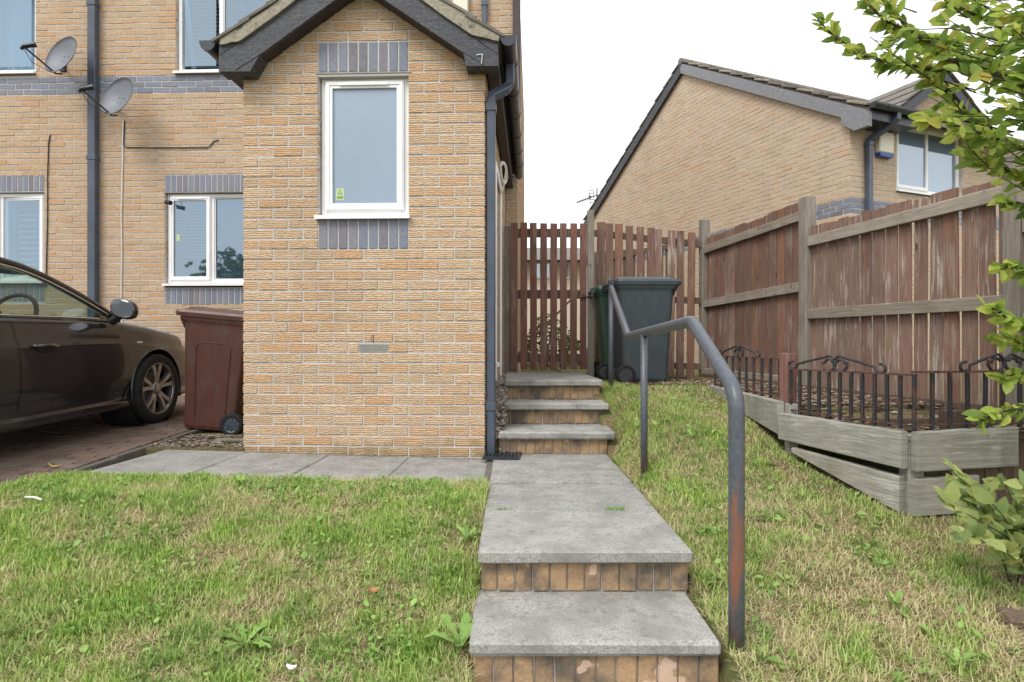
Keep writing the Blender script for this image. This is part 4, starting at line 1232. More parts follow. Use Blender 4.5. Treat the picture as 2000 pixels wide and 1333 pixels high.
for sd in (-1, 1):
    for a, b in DOORS:
        xs = [x for x in xs_all if b + 0.001 <= x <= a - 0.001]
        xs = [a - 0.003] + [x for x in xs if b + 0.004 < x < a - 0.004] + [b + 0.003]
        dm = grid(xs, D0, D1, sd, off=0.0008)
        dd = obj('door', dm, MAT['car'], car, smooth=True)
        hx = b + 0.10
        yy = sd * (HW(hx) + 0.012)
        hz = 0.755
        hm = MB().tube([(hx - 0.005, yy - sd * 0.028, hz), (hx + 0.02, yy + sd * 0.012, hz + 0.002), (hx + 0.10, yy + sd * 0.016, hz + 0.002), (hx + 0.185, yy + sd * 0.012, hz - 0.002), (hx + 0.205, yy - sd * 0.028, hz - 0.004)], [0.010, 0.013, 0.014, 0.013, 0.010], 8)
        obj('handle', hm, MAT['car'], dd, smooth=True)
        cup = MB()
        for k in range(9):
            a_ = math.pi * k / 8
            cup.v.append((hx + 0.10 + 0.075 * math.cos(a_), yy - sd * 0.010, hz - 0.006 - 0.042 * math.sin(a_)))
        cup.f.append(tuple(range(9)) if sd < 0 else tuple(range(8, -1, -1)))
        obj('handle_trim', MB().tube([(hx - 0.0, yy + sd * 0.012, hz + 0.012), (hx + 0.2, yy + sd * 0.012, hz + 0.011)], 0.004, 6), MAT['chrome'], dd)
        obj('handle_recess', cup, MAT['trim'], dd)
    trim = [(x, sd * (HW(x) - 0.10), TOP(x) + 0.004) for x in np.linspace(-0.46, -2.9, 40)]
    obj('belt_trim', MB().tube(trim, 0.008, 6), MAT['chrome'], car)
ZR = sm([-0.38, -0.6, -0.8, -1.0, -1.2, -1.5, -2.0, -2.5, -2.9, -3.15], [0.935, 1.065, 1.17, 1.262, 1.328, 1.378, 1.392, 1.335, 1.20, 1.03], 0.07)
YR = sm([-0.38, -1.0, -1.5, -2.5, -3.15], [0.80, 0.675, 0.615, 0.60, 0.66], 0.1)
rx = np.linspace(-0.40, -3.08, 60)
for sd in (-1, 1):
    m = MB()
    secs = []
    for x in rx:
        y, z = sd * YR(x), ZR(x)
        secs.append([(x, y + sd * 0.030, z - 0.035), (x, y + sd * 0.040, z - 0.012), (x, y + sd * 0.028, z + 0.018), (x, y - sd * 0.010, z + 0.030), (x, y - sd * 0.04, z + 0.020), (x, y - sd * 0.03, z - 0.03)])
    m.loft(secs)
    obj('roof_rail', m, MAT['car'], car, smooth=True)
    obj('window_trim', MB().tube([(x, sd * (YR(x) + 0.037), ZR(x) - 0.034) for x in np.linspace(-0.52, -2.8, 46)], 0.0065, 6), MAT['chrome'], car)
    for nm, xa, xb in (('side_window', -0.47, -1.47), ('side_window', -1.55, -2.35)):
        g = MB(); sec = []
        for x in np.linspace(xa, xb, 18):
            yb, zb_, yt, zt_ = sd * (HW(x) - 0.115), TOP(x) - 0.005, sd * (YR(x) + 0.022), ZR(x) - 0.035
            if zt_ <= zb_ + 0.004: zt_ = zb_ + 0.004
            sec.append([(x, yb + (yt - yb) * k / 5 + sd * 0.012 * math.sin(math.pi * k / 5), zb_ + (zt_ - zb_) * k / 5) for k in range(6)])
        g.loft(sec, closed=False)
        obj(nm, g, MAT['car_glass'], car, smooth=True)
    for xa, xb, w_ in ((-1.50, -1.60, 0.075), (-2.38, -2.5, 0.07), (-0.60, -0.62, 0.018)):
        if w_ < 0.03: continue
        pa, pb = (xa, sd * (HW(xa) - 0.11), TOP(xa) - 0.01), (xb + 0.03, sd * (YR(xb) + 0.018), ZR(xb) - 0.03)
        obj('pillar', MB().obox(pa, pb, w_, 0.03, 0.006, up=(0, 1, 0)), MAT['trim'], car)
    # mirror: housing and glass, stalk
    mc = Vector((-0.60, sd * 0.985, 1.03))
    ms = []
    for k, (f, sc_) in enumerate(((0.0, 0.94), (0.015, 1.0), (0.05, 0.97), (0.085, 0.80), (0.11, 0.5), (0.12, 0.15))):
        ring = []
        for j in range(18):
            a_ = 2 * math.pi * j / 18
            yy, zz = 0.105 * math.cos(a_), 0.082 * math.sin(a_)
            yy = math.copysign(abs(yy / 0.105) ** 0.75, yy) * 0.105; zz = math.copysign(abs(zz / 0.082) ** 0.75, zz) * 0.082
            zz -= 0.018 * (yy * sd / 0.105)
            ring.append((mc.x + f, mc.y + yy * sc_, mc.z + zz * sc_))
        ms.append(ring)
    mi = obj('mirror', MB().loft(ms), MAT['car'], car, smooth=True)
    obj('mirror_glass', MB().add([(p[0] - 0.003, mc.y + (p[1] - mc.y) * 0.9, mc.z + (p[2] - mc.z) * 0.86) for p in ms[0]], [tuple(range(18))]), MAT['chrome'], mi)
    obj('mirror_foot', MB().tube([(mc.x + 0.05, sd * (HW(-0.55) - 0.035), 0.925), (mc.x + 0.055, mc.y - sd * 0.045, mc.z - 0.05)], [0.034, 0.028], 8), MAT['trim'], mi)
    # headlight set into the corner of the wing
    hl = grid(list(np.linspace(0.74, 0.46, 10)), 11 * SUBD, 13 * SUBD, sd, off=0.003)
    obj('headlight', hl, MAT['chrome'], car, smooth=True)
    obj('side_badge', MB().box(-0.285, -0.215, sd * (HW(-0.25) + 0.0005) - 0.002, sd * (HW(-0.25) + 0.0005) + 0.002, 0.742, 0.757), MAT['chrome'], car)
    lip = []
    for k in range(33):
        a_ = math.radians(-18 + 216 * k / 32)
        x_, z_ = AR * math.cos(a_), WZ + AR * math.sin(a_)
        if z_ > 0.2: lip.append((x_, sd * (HW(x_) - 0.006), z_))
    obj('arch_lip', MB().tube(lip, 0.010, 6), MAT['car'], car, smooth=True)
    well = MB().loft([[(AR * 1.0 * math.cos(2 * math.pi * k / 28), sd * y_, WZ + AR * math.sin(2 * math.pi * k / 28)) for k in range(28)] for y_ in (0.85, 0.55)], True, False, True)
    obj('wheel_arch', well, MAT['dark'], car)
# roof panel, windscreen, rear window
rp = MB(); sec = []
for x in np.linspace(-1.02, -2.62, 24):
    sec.append([(x, YR(x) * v, ZR(x) + 0.022 + 0.035 * (1 - v * v)) for v in np.linspace(-1, 1, 13)])
rp.loft(sec, closed=False)
sec = [[(x, y, z - 0.03) for x, y, z in s_] for s_ in sec]
rp.loft(sec, closed=False)
obj('roof_panel', rp, MAT['car'], car, smooth=True)
for nm, x0_, x1_, fwd in (('windscreen', -0.36, -1.04, 0.16), ('rear_window', -2.60, -3.08, -0.12)):
    g = MB(); sec = []
    for k, x in enumerate(np.linspace(x0_, x1_, 14)):
        u_ = k / 13 if fwd > 0 else 1 - k / 13
        sec.append([(x + fwd * (1 - v * v) * (1 - 0.7 * u_), YR(x) * v, ZR(x) + 0.012 + 0.03 * (1 - v * v) * u_) for v in np.linspace(-1, 1, 11)])
    g.loft(sec, closed=False)
    obj(nm, g, MAT['car_glass'], car, smooth=True)
# inside: dash, steering wheel, seats
dash = MB().box(-0.78, -0.36, -0.72, 0.72, 0.80, 0.955, 0.05)
obj('dashboard', dash, MAT['seat'], car)
sw = MB(); rg = []
c_, ax_ = Vector((-0.93, -0.36, 0.965)), Vector((0.9, 0, -0.42)).normalized()
e1 = Vector((0, 1, 0)); e2 = ax_.cross(e1)
sw.tube([c_ + (e1 * math.cos(2 * math.pi * k / 24) + e2 * math.sin(2 * math.pi * k / 24)) * 0.185 for k in range(25)], 0.016, 8)
sw.tube([c_ - e1 * 0.17, c_ + e1 * 0.17], 0.02, 6).tube([c_, c_ + ax_ * 0.3], 0.03, 8)
obj('steering_wheel', sw, MAT['seat'], car, smooth=True)
for sy in (-0.37, 0.37):
    se = MB()
    se.loft([[(x + dx, sy + y, z) for x, y in ((-0.05, -0.23), (0.06, -0.25), (0.06, 0.25), (-0.05, 0.23))] for dx, z in ((-1.35, 0.5), (-1.45, 0.8), (-1.55, 1.08), (-1.57, 1.12))])
    se.loft([[(x - 1.58, sy + y * s_, z) for x, y in ((-0.04, -0.12), (0.04, -0.13), (0.04, 0.13), (-0.04, 0.12))] for s_, z in ((0.9, 1.13), (1, 1.18), (1, 1.25), (0.8, 1.29))])
    obj('seat', se, MAT['seat'], car)
def road_wheel(x, sd):
    w = obj('wheel', MB().lathe([(0.215, -0.10), (0.222, -0.085), (0.222, 0.085), (0.215, 0.10)], 36, 'y', cap=False), MAT['dark'], car, (x, sd * 0.775, WZ))
    ty = MB().lathe([(0.222, -0.108), (0.245, -0.118), (0.285, -0.119), (0.308, -0.108), (0.317, -0.085), (0.318, 0.0), (0.317, 0.085), (0.308, 0.108), (0.285, 0.119), (0.245, 0.118), (0.222, 0.108)], 44, 'y', cap=False)
    obj('tyre', ty, MAT['rubber'], w, smooth=True)
    rim = MB().lathe([(0.236, sd * 0.100), (0.238, sd * 0.112), (0.228, sd * 0.114), (0.220, sd * 0.098), (0.214, sd * 0.04), (0.222, sd * 0.03)], 44, 'y', cap=False)
    obj('rim', rim, MAT['alloy'], w, smooth=True)
    for k in range(5):
        a0_ = 2 * math.pi * k / 5 + 0.35
        sp = MB()
        for dd in (-1, 1):
            q = []
            for r_, spread, yy, hw_ in ((0.045, 0.20, 0.088, 0.016), (0.11, 0.17, 0.098, 0.015), (0.17, 0.20, 0.104, 0.0165), (0.224, 0.235, 0.104, 0.021)):
                a_ = a0_ + dd * spread
                c_ = Vector((r_ * math.cos(a_), 0, r_ * math.sin(a_)))
                tn = Vector((-math.sin(a_), 0, math.cos(a_)))
                q.append([c_ - tn * hw_ + Vector((0, sd * yy, 0)), c_ + tn * hw_ + Vector((0, sd * yy, 0)), c_ + tn * hw_ * 1.2 + Vector((0, sd * (yy - 0.035), 0)), c_ - tn * hw_ * 1.2 + Vector((0, sd * (yy - 0.035), 0))])
            sp.loft(q)
        obj('spoke', sp, MAT['alloy'], w)
    obj('hub_cap', MB().lathe([(0.058, sd * 0.07), (0.058, sd * 0.092), (0.03, sd * 0.100), (0.001, sd * 0.101)], 20, 'y'), MAT['alloy'], w, smooth=True)
    obj('brake_disc', MB().lathe([(0.001, sd * 0.02), (0.15, sd * 0.02), (0.15, sd * 0.035), (0.001, sd * 0.036)], 28, 'y'), MAT['metal_grey'], w)
for sd in (-1, 1):
    road_wheel(0.0, sd); road_wheel(-WB, sd)

# ---------------------------------------------------------------- wheelie bins: local x towards the lid's front lip, wheels at the back
def rrect(hx, hy, r, z, cx=0.0, n=4):
    out = []
    for q, (sx, sy) in enumerate(((1, 1), (-1, 1), (-1, -1), (1, -1))):
        for k in range(n + 1):
            a = math.pi / 2 * (q + k / n)
            out.append((cx + sx * (hx - r) + r * math.cos(a), sy * (hy - r) + r * math.sin(a), z))
    return out
def wheelie(label, loc, rotz, mt, mirror_panel=False, H=0.985, lean=0.0, K=0.88):
    b = thing('wheelie_bin', label, 'bin', loc, rotz, 'wheelie bins')
    m = MB()
    m.loft([rrect(0.235, 0.215, 0.03, 0.03, 0.015), rrect(0.25, 0.225, 0.04, 0.06, 0.013), rrect(0.26, 0.23, 0.045, 0.20, 0.008), rrect(0.315, 0.275, 0.05, H - 0.11, 0.0),
            rrect(0.318, 0.278, 0.05, H - 0.085, 0.0), rrect(0.345, 0.288, 0.05, H - 0.055, 0.01), rrect(0.352, 0.292, 0.05, H, 0.012)])
    bd = obj('body', m, mt, b, smooth=False)
    if mirror_panel:
        for sy in (-1, 1):
            def yy(z): return sy * (0.23 + (0.275 - 0.23) * (z - 0.20) / (H - 0.31) + 0.001)
            pts = [(0.15, yy(0.10), 0.10), (0.165, yy(0.4), 0.4), (0.175, yy(0.70), 0.70)] + [(0.12 + 0.057 * math.cos(a), yy(0.72), 0.72 + 0.06 * math.sin(a)) for a in np.linspace(0.2, math.pi / 2, 5)]
            pts += [(-0.10 - 0.057 * math.sin(a), yy(0.72), 0.72 + 0.06 * math.cos(a)) for a in np.linspace(0, math.pi / 2 - 0.2, 5)] + [(-0.152, yy(0.6), 0.6), (-0.145, yy(0.4), 0.4), (-0.14, yy(0.16), 0.16)]
            obj('panel_rib', MB().tube(pts, 0.007, 6), mt, bd)
    # collar ribs under the front lip
    obj('front_lip', MB().loft([[(0.352 + a, y * s_, z) for y in (-0.24, 0.24) for z in ((z0_, z1_) if y < 0 else (z1_, z0_))] for a, s_, z0_, z1_ in ((-0.03, 1.0, H - 0.13, H - 0.01), (0.02, 0.95, H - 0.055, H - 0.012))]), mt, bd)
    # lid: shallow tray with a raised middle, hanging over the front
    l = MB()
    l.loft([rrect(0.372, 0.302, 0.055, H - 0.030, 0.025), rrect(0.376, 0.306, 0.055, H + 0.004, 0.027), rrect(0.362, 0.296, 0.05, H + 0.026, 0.022), rrect(0.335, 0.272, 0.05, H + 0.032, 0.005),
            rrect(0.300, 0.238, 0.06, H + 0.052, -0.015), rrect(0.24, 0.18, 0.06, H + 0.060, -0.03)], cap0=False)
    lid = obj('lid', l, mt, b)
    obj('lid_handle', MB().loft([[(x, y, z) for x, z in pr] for y in (-0.16, -0.15, 0.15, 0.16) for pr in [((0.16, H + 0.03), (0.34, H + 0.02), (0.335, H + 0.055), (0.20, H + 0.064))]]), mt, lid)
    for sy in (-0.17, 0.17):
        obj('hinge', MB().loft([[(x, sy + y, z) for x, z in ((-0.30, H + 0.03), (-0.405, H + 0.022), (-0.41, H - 0.03), (-0.385, H - 0.05), (-0.30, H - 0.01))] for y in (-0.035, 0.035)]), mt, lid)
    obj('handle_bar', MB().tube([(-0.395, -0.20, H - 0.012), (-0.395, 0.20, H - 0.012)], 0.016, 10), mt, b)
    obj('axle', MB().tube([(-0.235, -0.265, 0.10), (-0.235, 0.265, 0.10)], 0.011, 8), MAT['iron'], b)
    for sy in (-1, 1):
        yc = sy * 0.262
        w = obj('wheel', MB().lathe([(0.066, -0.024), (0.085, -0.028), (0.097, -0.022), (0.100, 0.0), (0.097, 0.022), (0.085, 0.028), (0.066, 0.024)], 28, 'y', cap=False), MAT['rubber'], b, (-0.235, yc, 0.100), smooth=True)
        h = MB().lathe([(0.068, -0.020), (0.068, 0.020), (0.058, 0.014), (0.020, 0.016), (0.001, 0.018)], 24, 'y').lathe([(0.001, -0.018), (0.020, -0.016), (0.058, -0.014), (0.068, -0.020)], 24, 'y')
        for k in range(8):
            a = 2 * math.pi * k / 8
            for s_ in (-1, 1):
                h.obox((0.016 * math.cos(a), s_ * 0.017, 0.016 * math.sin(a)), (0.062 * math.cos(a), s_ * 0.017, 0.062 * math.sin(a)), 0.008, 0.007, up=(0, 1, 0))
        obj('hub', h, MAT['wheel_grey'] if not mirror_panel else MAT['pipe_grey'], w)
    def narrow(o_):
        if o_.name.startswith('wheel'):
            o_.location.x *= K
            return
        for v_ in o_.data.vertices: v_.co.x *= K
        for c_ in o_.children: narrow(c_)
    for o_ in b.children: narrow(o_)
    b.rotation_euler = (Matrix.Rotation(lean, 4, 'Y') @ Matrix.Rotation(rotz, 4, 'Z')).to_euler()
    return b
wheelie('brown wheelie bin standing between the parked car and the porch', (-2.62, 5.30, 0.055), math.pi + 0.03, MAT['bin_brown'], True, 1.02, 0.09)
wheelie('slate grey wheelie bin standing in front of the paling fence', (1.325, 6.10, 0.425), 0.02, MAT['bin_grey'], False, 1.02)
wheelie('green wheelie bin mostly hidden behind the slate grey one', (1.235, 6.70, 0.43), -0.03, MAT['bin_green'], False, 1.0)

# ---------------------------------------------------------------- gate, paling fence, side fence
GY = 6.80
def board(w, t_, h, c=0.003, tip=0.0, jit=0.0015):
    m = MB(); m.box(-w / 2, w / 2, -t_ / 2, t_ / 2, 0, h, c)
    m.jitter(jit)
    return m
gate = thing('garden_gate', 'red-brown wooden slatted gate at the top of the steps', 'gate', at(1070, 722, GY), 0)
gz0 = gate.location.z
gx0, gx1 = at(997, 600, GY).x - gate.location.x, at(1146, 600, GY).x - gate.location.x
n = 8
sw_ = 0.079
for k in range(n):
    x = gx0 + sw_ / 2 + (gx1 - gx0 - sw_) * k / (n - 1)
    ztop = at(1000, 435 + 0.35 * k, GY).z - gz0
    o = obj('slat', board(sw_ + R.uniform(-0.002, 0.002), 0.020, ztop + 0.0), MAT['gate'], gate, (x, 0, R.uniform(-0.004, 0.004)), (0, R.uniform(-0.004, 0.004), 0))
for py in (455, 575, 700):
    zz = at(1000, py, GY).z - gz0
    obj('ledge', MB().box(gx0 + 0.01, gx1 - 0.01, 0.012, 0.036, zz - 0.05, zz + 0.05, 0.003), MAT['dark_board'], gate)
obj('brace', MB().obox((gx0 + 0.06, 0.046, 0.15), (gx1 - 0.06, 0.046, 0.93), 0.02, 0.085, 0.003, up=(0, 1, 0)), MAT['dark_board'], gate)
lz = at(1000, 580, GY).z - gz0
obj('latch', MB().box(gx1 - 0.10, gx1 + 0.07, -0.030, -0.012, lz - 0.012, lz + 0.004, 0.002).box(gx1 - 0.06, gx1 - 0.03, -0.022, -0.010, lz - 0.035, lz + 0.03, 0.002), MAT['iron_rust'], gate)

def post_obj(parent, x, y, z0, z1, w=0.1, mt='post', name='post'):
    m = MB(); m.box(-w / 2, w / 2, -w / 2, w / 2, 0, z1 - z0, 0.006); m.jitter(0.002)
    return obj(name, m, MAT[mt], parent, (x, y, z0))
FY = 7.02
pal = thing('paling_fence', 'gappy red-brown paling fence between the gate and the side fence', 'fence', (at(1265, 730, FY).x, FY, 0.40))
fx = pal.location.x
def lx(px): return at(px, 600, FY).x - fx
post_obj(pal, at(1153.5, 600, GY + 0.02).x - fx, GY + 0.02 - FY, 0.0, at(1154, 411, GY).z - 0.40, 0.075)
post_obj(pal, at(991, 600, GY + 0.05).x - fx, GY + 0.05 - FY, 0.0, at(991, 441, GY).z - 0.40, 0.072)
px_ = 1171.0
k = 0
while px_ < 1366:
    w_ = 0.088 + R.uniform(-0.006, 0.006)
    ztop = at(px_, 436 + (px_ - 1171) * 0.115 + R.uniform(-2, 2), FY).z - 0.40
    zb = R.uniform(0.02, 0.07)
    m = board(w_, 0.020, ztop - zb)
    obj('paling', m, MAT['picket'] if R.random() < 0.6 else MAT['picket_worn'], pal, (lx(px_), -0.02, zb), (0, R.uniform(-0.012, 0.012), 0))
    px_ += 19.4 + R.uniform(-1.2, 1.2)
    k += 1
for py0, py1 in ((455, 478), (580, 588), (712, 716)):
    a, b = at(1160, py0, FY), at(1378, py1, FY)
    obj('rail', MB().obox((a.x - fx, 0.02, a.z - 0.40), (b.x - fx, 0.02, b.z - 0.40), 0.035, 0.075, 0.003), MAT['dark_board'], pal)
# a second, lower fence line a little behind it, seen through the gaps
for k in range(9):
    x = lx(1188 + k * 19)
    obj('back_paling', board(0.095, 0.018, at(1200, 500 - k * 1.5, FY + 0.9).z - 0.35), MAT['dark_board'], pal, (x * 1.08, 0.9, 0.0))
a, b = at(1180, 505, FY + 0.88), at(1372, 470, FY + 0.88)
obj('back_rail', MB().obox((a.x - fx, 0.88, a.z - 0.40), (b.x - fx, 0.88, b.z - 0.40), 0.035, 0.07, 0.003), MAT['dark_board'], pal)

P1, P2, P3 = Vector((2.305, 7.05)), Vector((2.633, 5.25)), Vector((2.962, 3.449))
fd = (P3 - P1).normalized()
fn = Vector((-fd.y, fd.x))
if fn.x > 0: fn = -fn                           # towards the lawn
P4 = P3 + (P3 - P2)
sf = thing('side_fence', 'tall red-brown boarded fence with grey posts and rails along the right side', 'fence', (P2.x, P2.y, 0.3))
def sl(p2, z): return (p2.x - P2.x, p2.y - P2.y, z - 0.3)
fang = math.atan2(fd.y, fd.x)
def fz(px, py): return on_line(px, py, P1, P3).z
for p, ztop, w_ in ((P1, fz(1374, 431), 0.10), (P2, fz(1577, 386), 0.105), (P3, fz(1990, 300), 0.10), (P4, 1.75, 0.10)):
    m = MB(); m.box(-w_ / 2, w_ / 2, -w_ / 2, w_ / 2, 0, ztop + 0.15, 0.006); m.jitter(0.002)
    obj('post', m, MAT['post'], sf, sl(p, -0.15), (0, 0, fang))
def bay(A, B, tops, rails, boards, worn, bottom, pitch_w):
    L = (B - A).length
    off = fn * -0.01
    for k in range(boards):
        s = (k + 0.5) / boards
        p = A + (B - A) * s + off * 1.0
        zt = tops[0] + (tops[1] - tops[0]) * s + R.uniform(-0.012, 0.012)
        w_ = L / boards * pitch_w * R.uniform(0.95, 1.03)
        mt = MAT['picket_worn'] if R.random() < worn else MAT['picket']
        zb = bottom + R.uniform(-0.02, 0.02)
        obj('board', board(w_, 0.020, zt - zb), mt, sf, sl(p, zb), (R.uniform(-0.006, 0.006), R.uniform(-0.006, 0.006), fang + R.uniform(-0.03, 0.03)))
    for z0_, z1_ in rails:
        a = A + (B - A).normalized() * 0.055 + fn * 0.022
        b = B - (B - A).normalized() * 0.055 + fn * 0.022
        obj('rail', MB().obox(sl(a, z0_), sl(b, z1_), 0.040, 0.088, 0.004).jitter(0.002), MAT['rail_wood'], sf)
bay(P1, P2, (fz(1390, 462), fz(1553, 398)), ((fz(1385, 487), fz(1560, 426)), (fz(1380, 594), fz(1560, 562)), (0.50, 0.48)), 17, 0.2, 0.40, 0.99)
bay(P2, P3, (fz(1602, 436), fz(1965, 346)), ((fz(1594, 470), fz(1975, 376)), (fz(1594, 613), fz(1975, 590))), 15, 0.8, 0.36, 0.84)
bay(P3, P4, (1.66, 1.62), ((1.5, 1.46), (0.95, 0.93)), 15, 0.5, 0.25, 0.86)
# gravel boards along its foot
for A, B, z_ in ((P1, P2, 0.40), (P2, P3, 0.375)):
    a = A + fn * 0.05; b = B + fn * 0.05
    obj('gravel_board', MB().obox(sl(a, z_ + 0.02), sl(b, z_), 0.03, 0.14, 0.004).jitter(0.002), MAT['dark_board'], sf)

# ---------------------------------------------------------------- raised bed of silvered planks
C0 = Vector((1.95, 2.90)); C1 = Vector((1.70, 3.72)); C2 = Vector((2.575, 3.02))
bed = thing('raised_bed', 'raised bed edged with silvered timber planks beside the sloping lawn', 'raised bed', (C0.x, C0.y, -0.1))
def bl_(p, z): return (p[0] - C0.x, p[1] - C0.y, z + 0.1)
def plank(A, B, za, zb, ha, hb, t_=0.045, mt='sleeper', name='plank'):
    """board standing on edge from plan point A to B; za/zb top edge heights, ha/hb depths"""
    A, B = Vector(A), Vector(B)
    d = (B - A).normalized(); s = Vector((-d.y, d.x)) * t_ / 2
    m = MB()
    secs = []
    nseg = 8
    for k in range(nseg + 1):
        f = k / nseg
        p = A + (B - A) * f
        zt, h = za + (zb - za) * f, ha + (hb - ha) * f
        c = 0.005
        jt = R.uniform(-0.002, 0.002)
        q = [(p - s, zt - c), (p - s * 0.8, zt + jt), (p + s * 0.8, zt + jt), (p + s, zt - c), (p + s, zt - h + c), (p + s * 0.8, zt - h), (p - s * 0.8, zt - h), (p - s, zt - h + c)]
        secs.append([bl_(u_, z_) for u_, z_ in q])
    m.loft(secs)
    return obj(name, m, MAT[mt], bed)
plank(C0 + Vector((0.0, 0.025)), C1, 0.380, 0.384, 0.185, 0.165)
plank(C0 + Vector((0.035, -0.0)), C2, 0.382, 0.392, 0.195, 0.20)
plank(C0 + Vector((0.012, 0.06)), Vector((1.725, 3.60)), 0.150, 0.185, 0.185, 0.03)
plank(C0 + Vector((0.03, 0.012)), Vector((2.34, 2.975)), 0.150, 0.155, 0.185, 0.185)
plank(Vector((1.715, 3.76)), Vector((1.78, 5.25)), 0.452, 0.462, 0.21, 0.08)
m = MB(); m.box(-0.04, 0.04, -0.04, 0.04, 0, 0.50, 0.005)
obj('corner_post', m, MAT['sleeper'], bed, bl_(C0 + Vector((0.075, 0.085)), -0.14))
obj('corner_post', board(0.06, 0.06, 0.50), MAT['sleeper'], bed, bl_(C1 + Vector((0.065, 0.0)), -0.06))
for k in range(8):
    p = C0 + Vector((0.05, 0.075)) + (C2 - C0) * ((k + 0.5) / 7)
    obj('backing_board', board(0.085, 0.02, 0.53), MAT['dark_board'], bed, bl_(p, -0.17), (0, R.uniform(-0.01, 0.01), 0.19))
for s_, ztop in ((0.55, 0.46),):
    p = C0 + (C2 - C0) * s_ + Vector((0, 0.10))
    obj('stake', board(0.09, 0.08, 0.55), MAT['dark_board'], bed, bl_(p, -0.08))
plank(Vector((1.78, 4.05)), Vector((2.72, 3.95)), 0.425, 0.42, 0.09, 0.09, 0.06, 'dark_board', 'divider')
plank(Vector((2.02, 3.30)), Vector((2.95, 3.42)), 0.40, 0.40, 0.07, 0.07, 0.05, 'dark_board', 'divider')
so = MB()
ring = [(C0.x + 0.03, C0.y + 0.04), (C1.x + 0.02, C1.y), (1.73, 3.8), (1.80, 5.2), (2.0, 6.3), (2.38, 6.4), (2.6, 5.2), (2.95, 3.45), (3.03, 3.0), (C2.x, C2.y + 0.03)]
cen = (2.25, 4.2)
zz = [0.33, 0.34, 0.40, 0.43, 0.44, 0.44, 0.42, 0.36, 0.33, 0.33]
so.v = [bl_(cen, 0.41)] + [bl_(p, z_) for p, z_ in zip(ring, zz)]
so.f = [(0, 1 + (k + 1) % len(ring), 1 + k) for k in range(len(ring))]
obj('soil', so, MAT['soil'], bed)
def pebbles(name, parent, mt, pts, rmin, rmax, flat, org=(0, 0, 0)):
    m = MB()
    for x, y, z in pts:
        r_ = R.uniform(rmin, rmax)
        e = [(1, 0, 0), (0, 1, 0), (-1, 0, 0), (0, -1, 0), (0, 0, 1), (0, 0, -1)]
        a = R.uniform(0, 6.28); sx, sy, sz = R.uniform(0.6, 1.4), R.uniform(0.5, 1.0), flat * R.uniform(0.6, 1.3)
        vs_ = []
        for p in e:
            q = (p[0] * sx * r_, p[1] * sy * r_, p[2] * sz * r_)
            vs_.append((x - org[0] + q[0] * math.cos(a) - q[1] * math.sin(a), y - org[1] + q[0] * math.sin(a) + q[1] * math.cos(a), z - org[2] + q[2]))
        m.add(vs_, [(0, 1, 4), (1, 2, 4), (2, 3, 4), (3, 0, 4), (1, 0, 5), (2, 1, 5), (3, 2, 5), (0, 3, 5)])
    return stuff(obj(name, m, mt, parent))
pts = []
while len(pts) < 2600:
    y = R.uniform(2.98, 6.3)
    xl = np.interp(y, [2.9, 3.0, 3.72, 3.8, 5.2, 6.3], [2.0, 1.97, 1.74, 1.76, 1.83, 1.7])
    xr = np.interp(y, [2.95, 3.45, 5.25, 7.05], [2.7, 2.92, 2.58, 2.28])
    if xr > xl: pts.append((R.uniform(xl, xr), y, float(np.interp(y, [2.9, 3.7, 3.8, 6.3], [0.345, 0.365, 0.415, 0.445])) + R.uniform(0, 0.012)))
pebbles('bark_mulch', bed, MAT['chips'], pts, 0.012, 0.034, 0.3, tuple(bed.location))

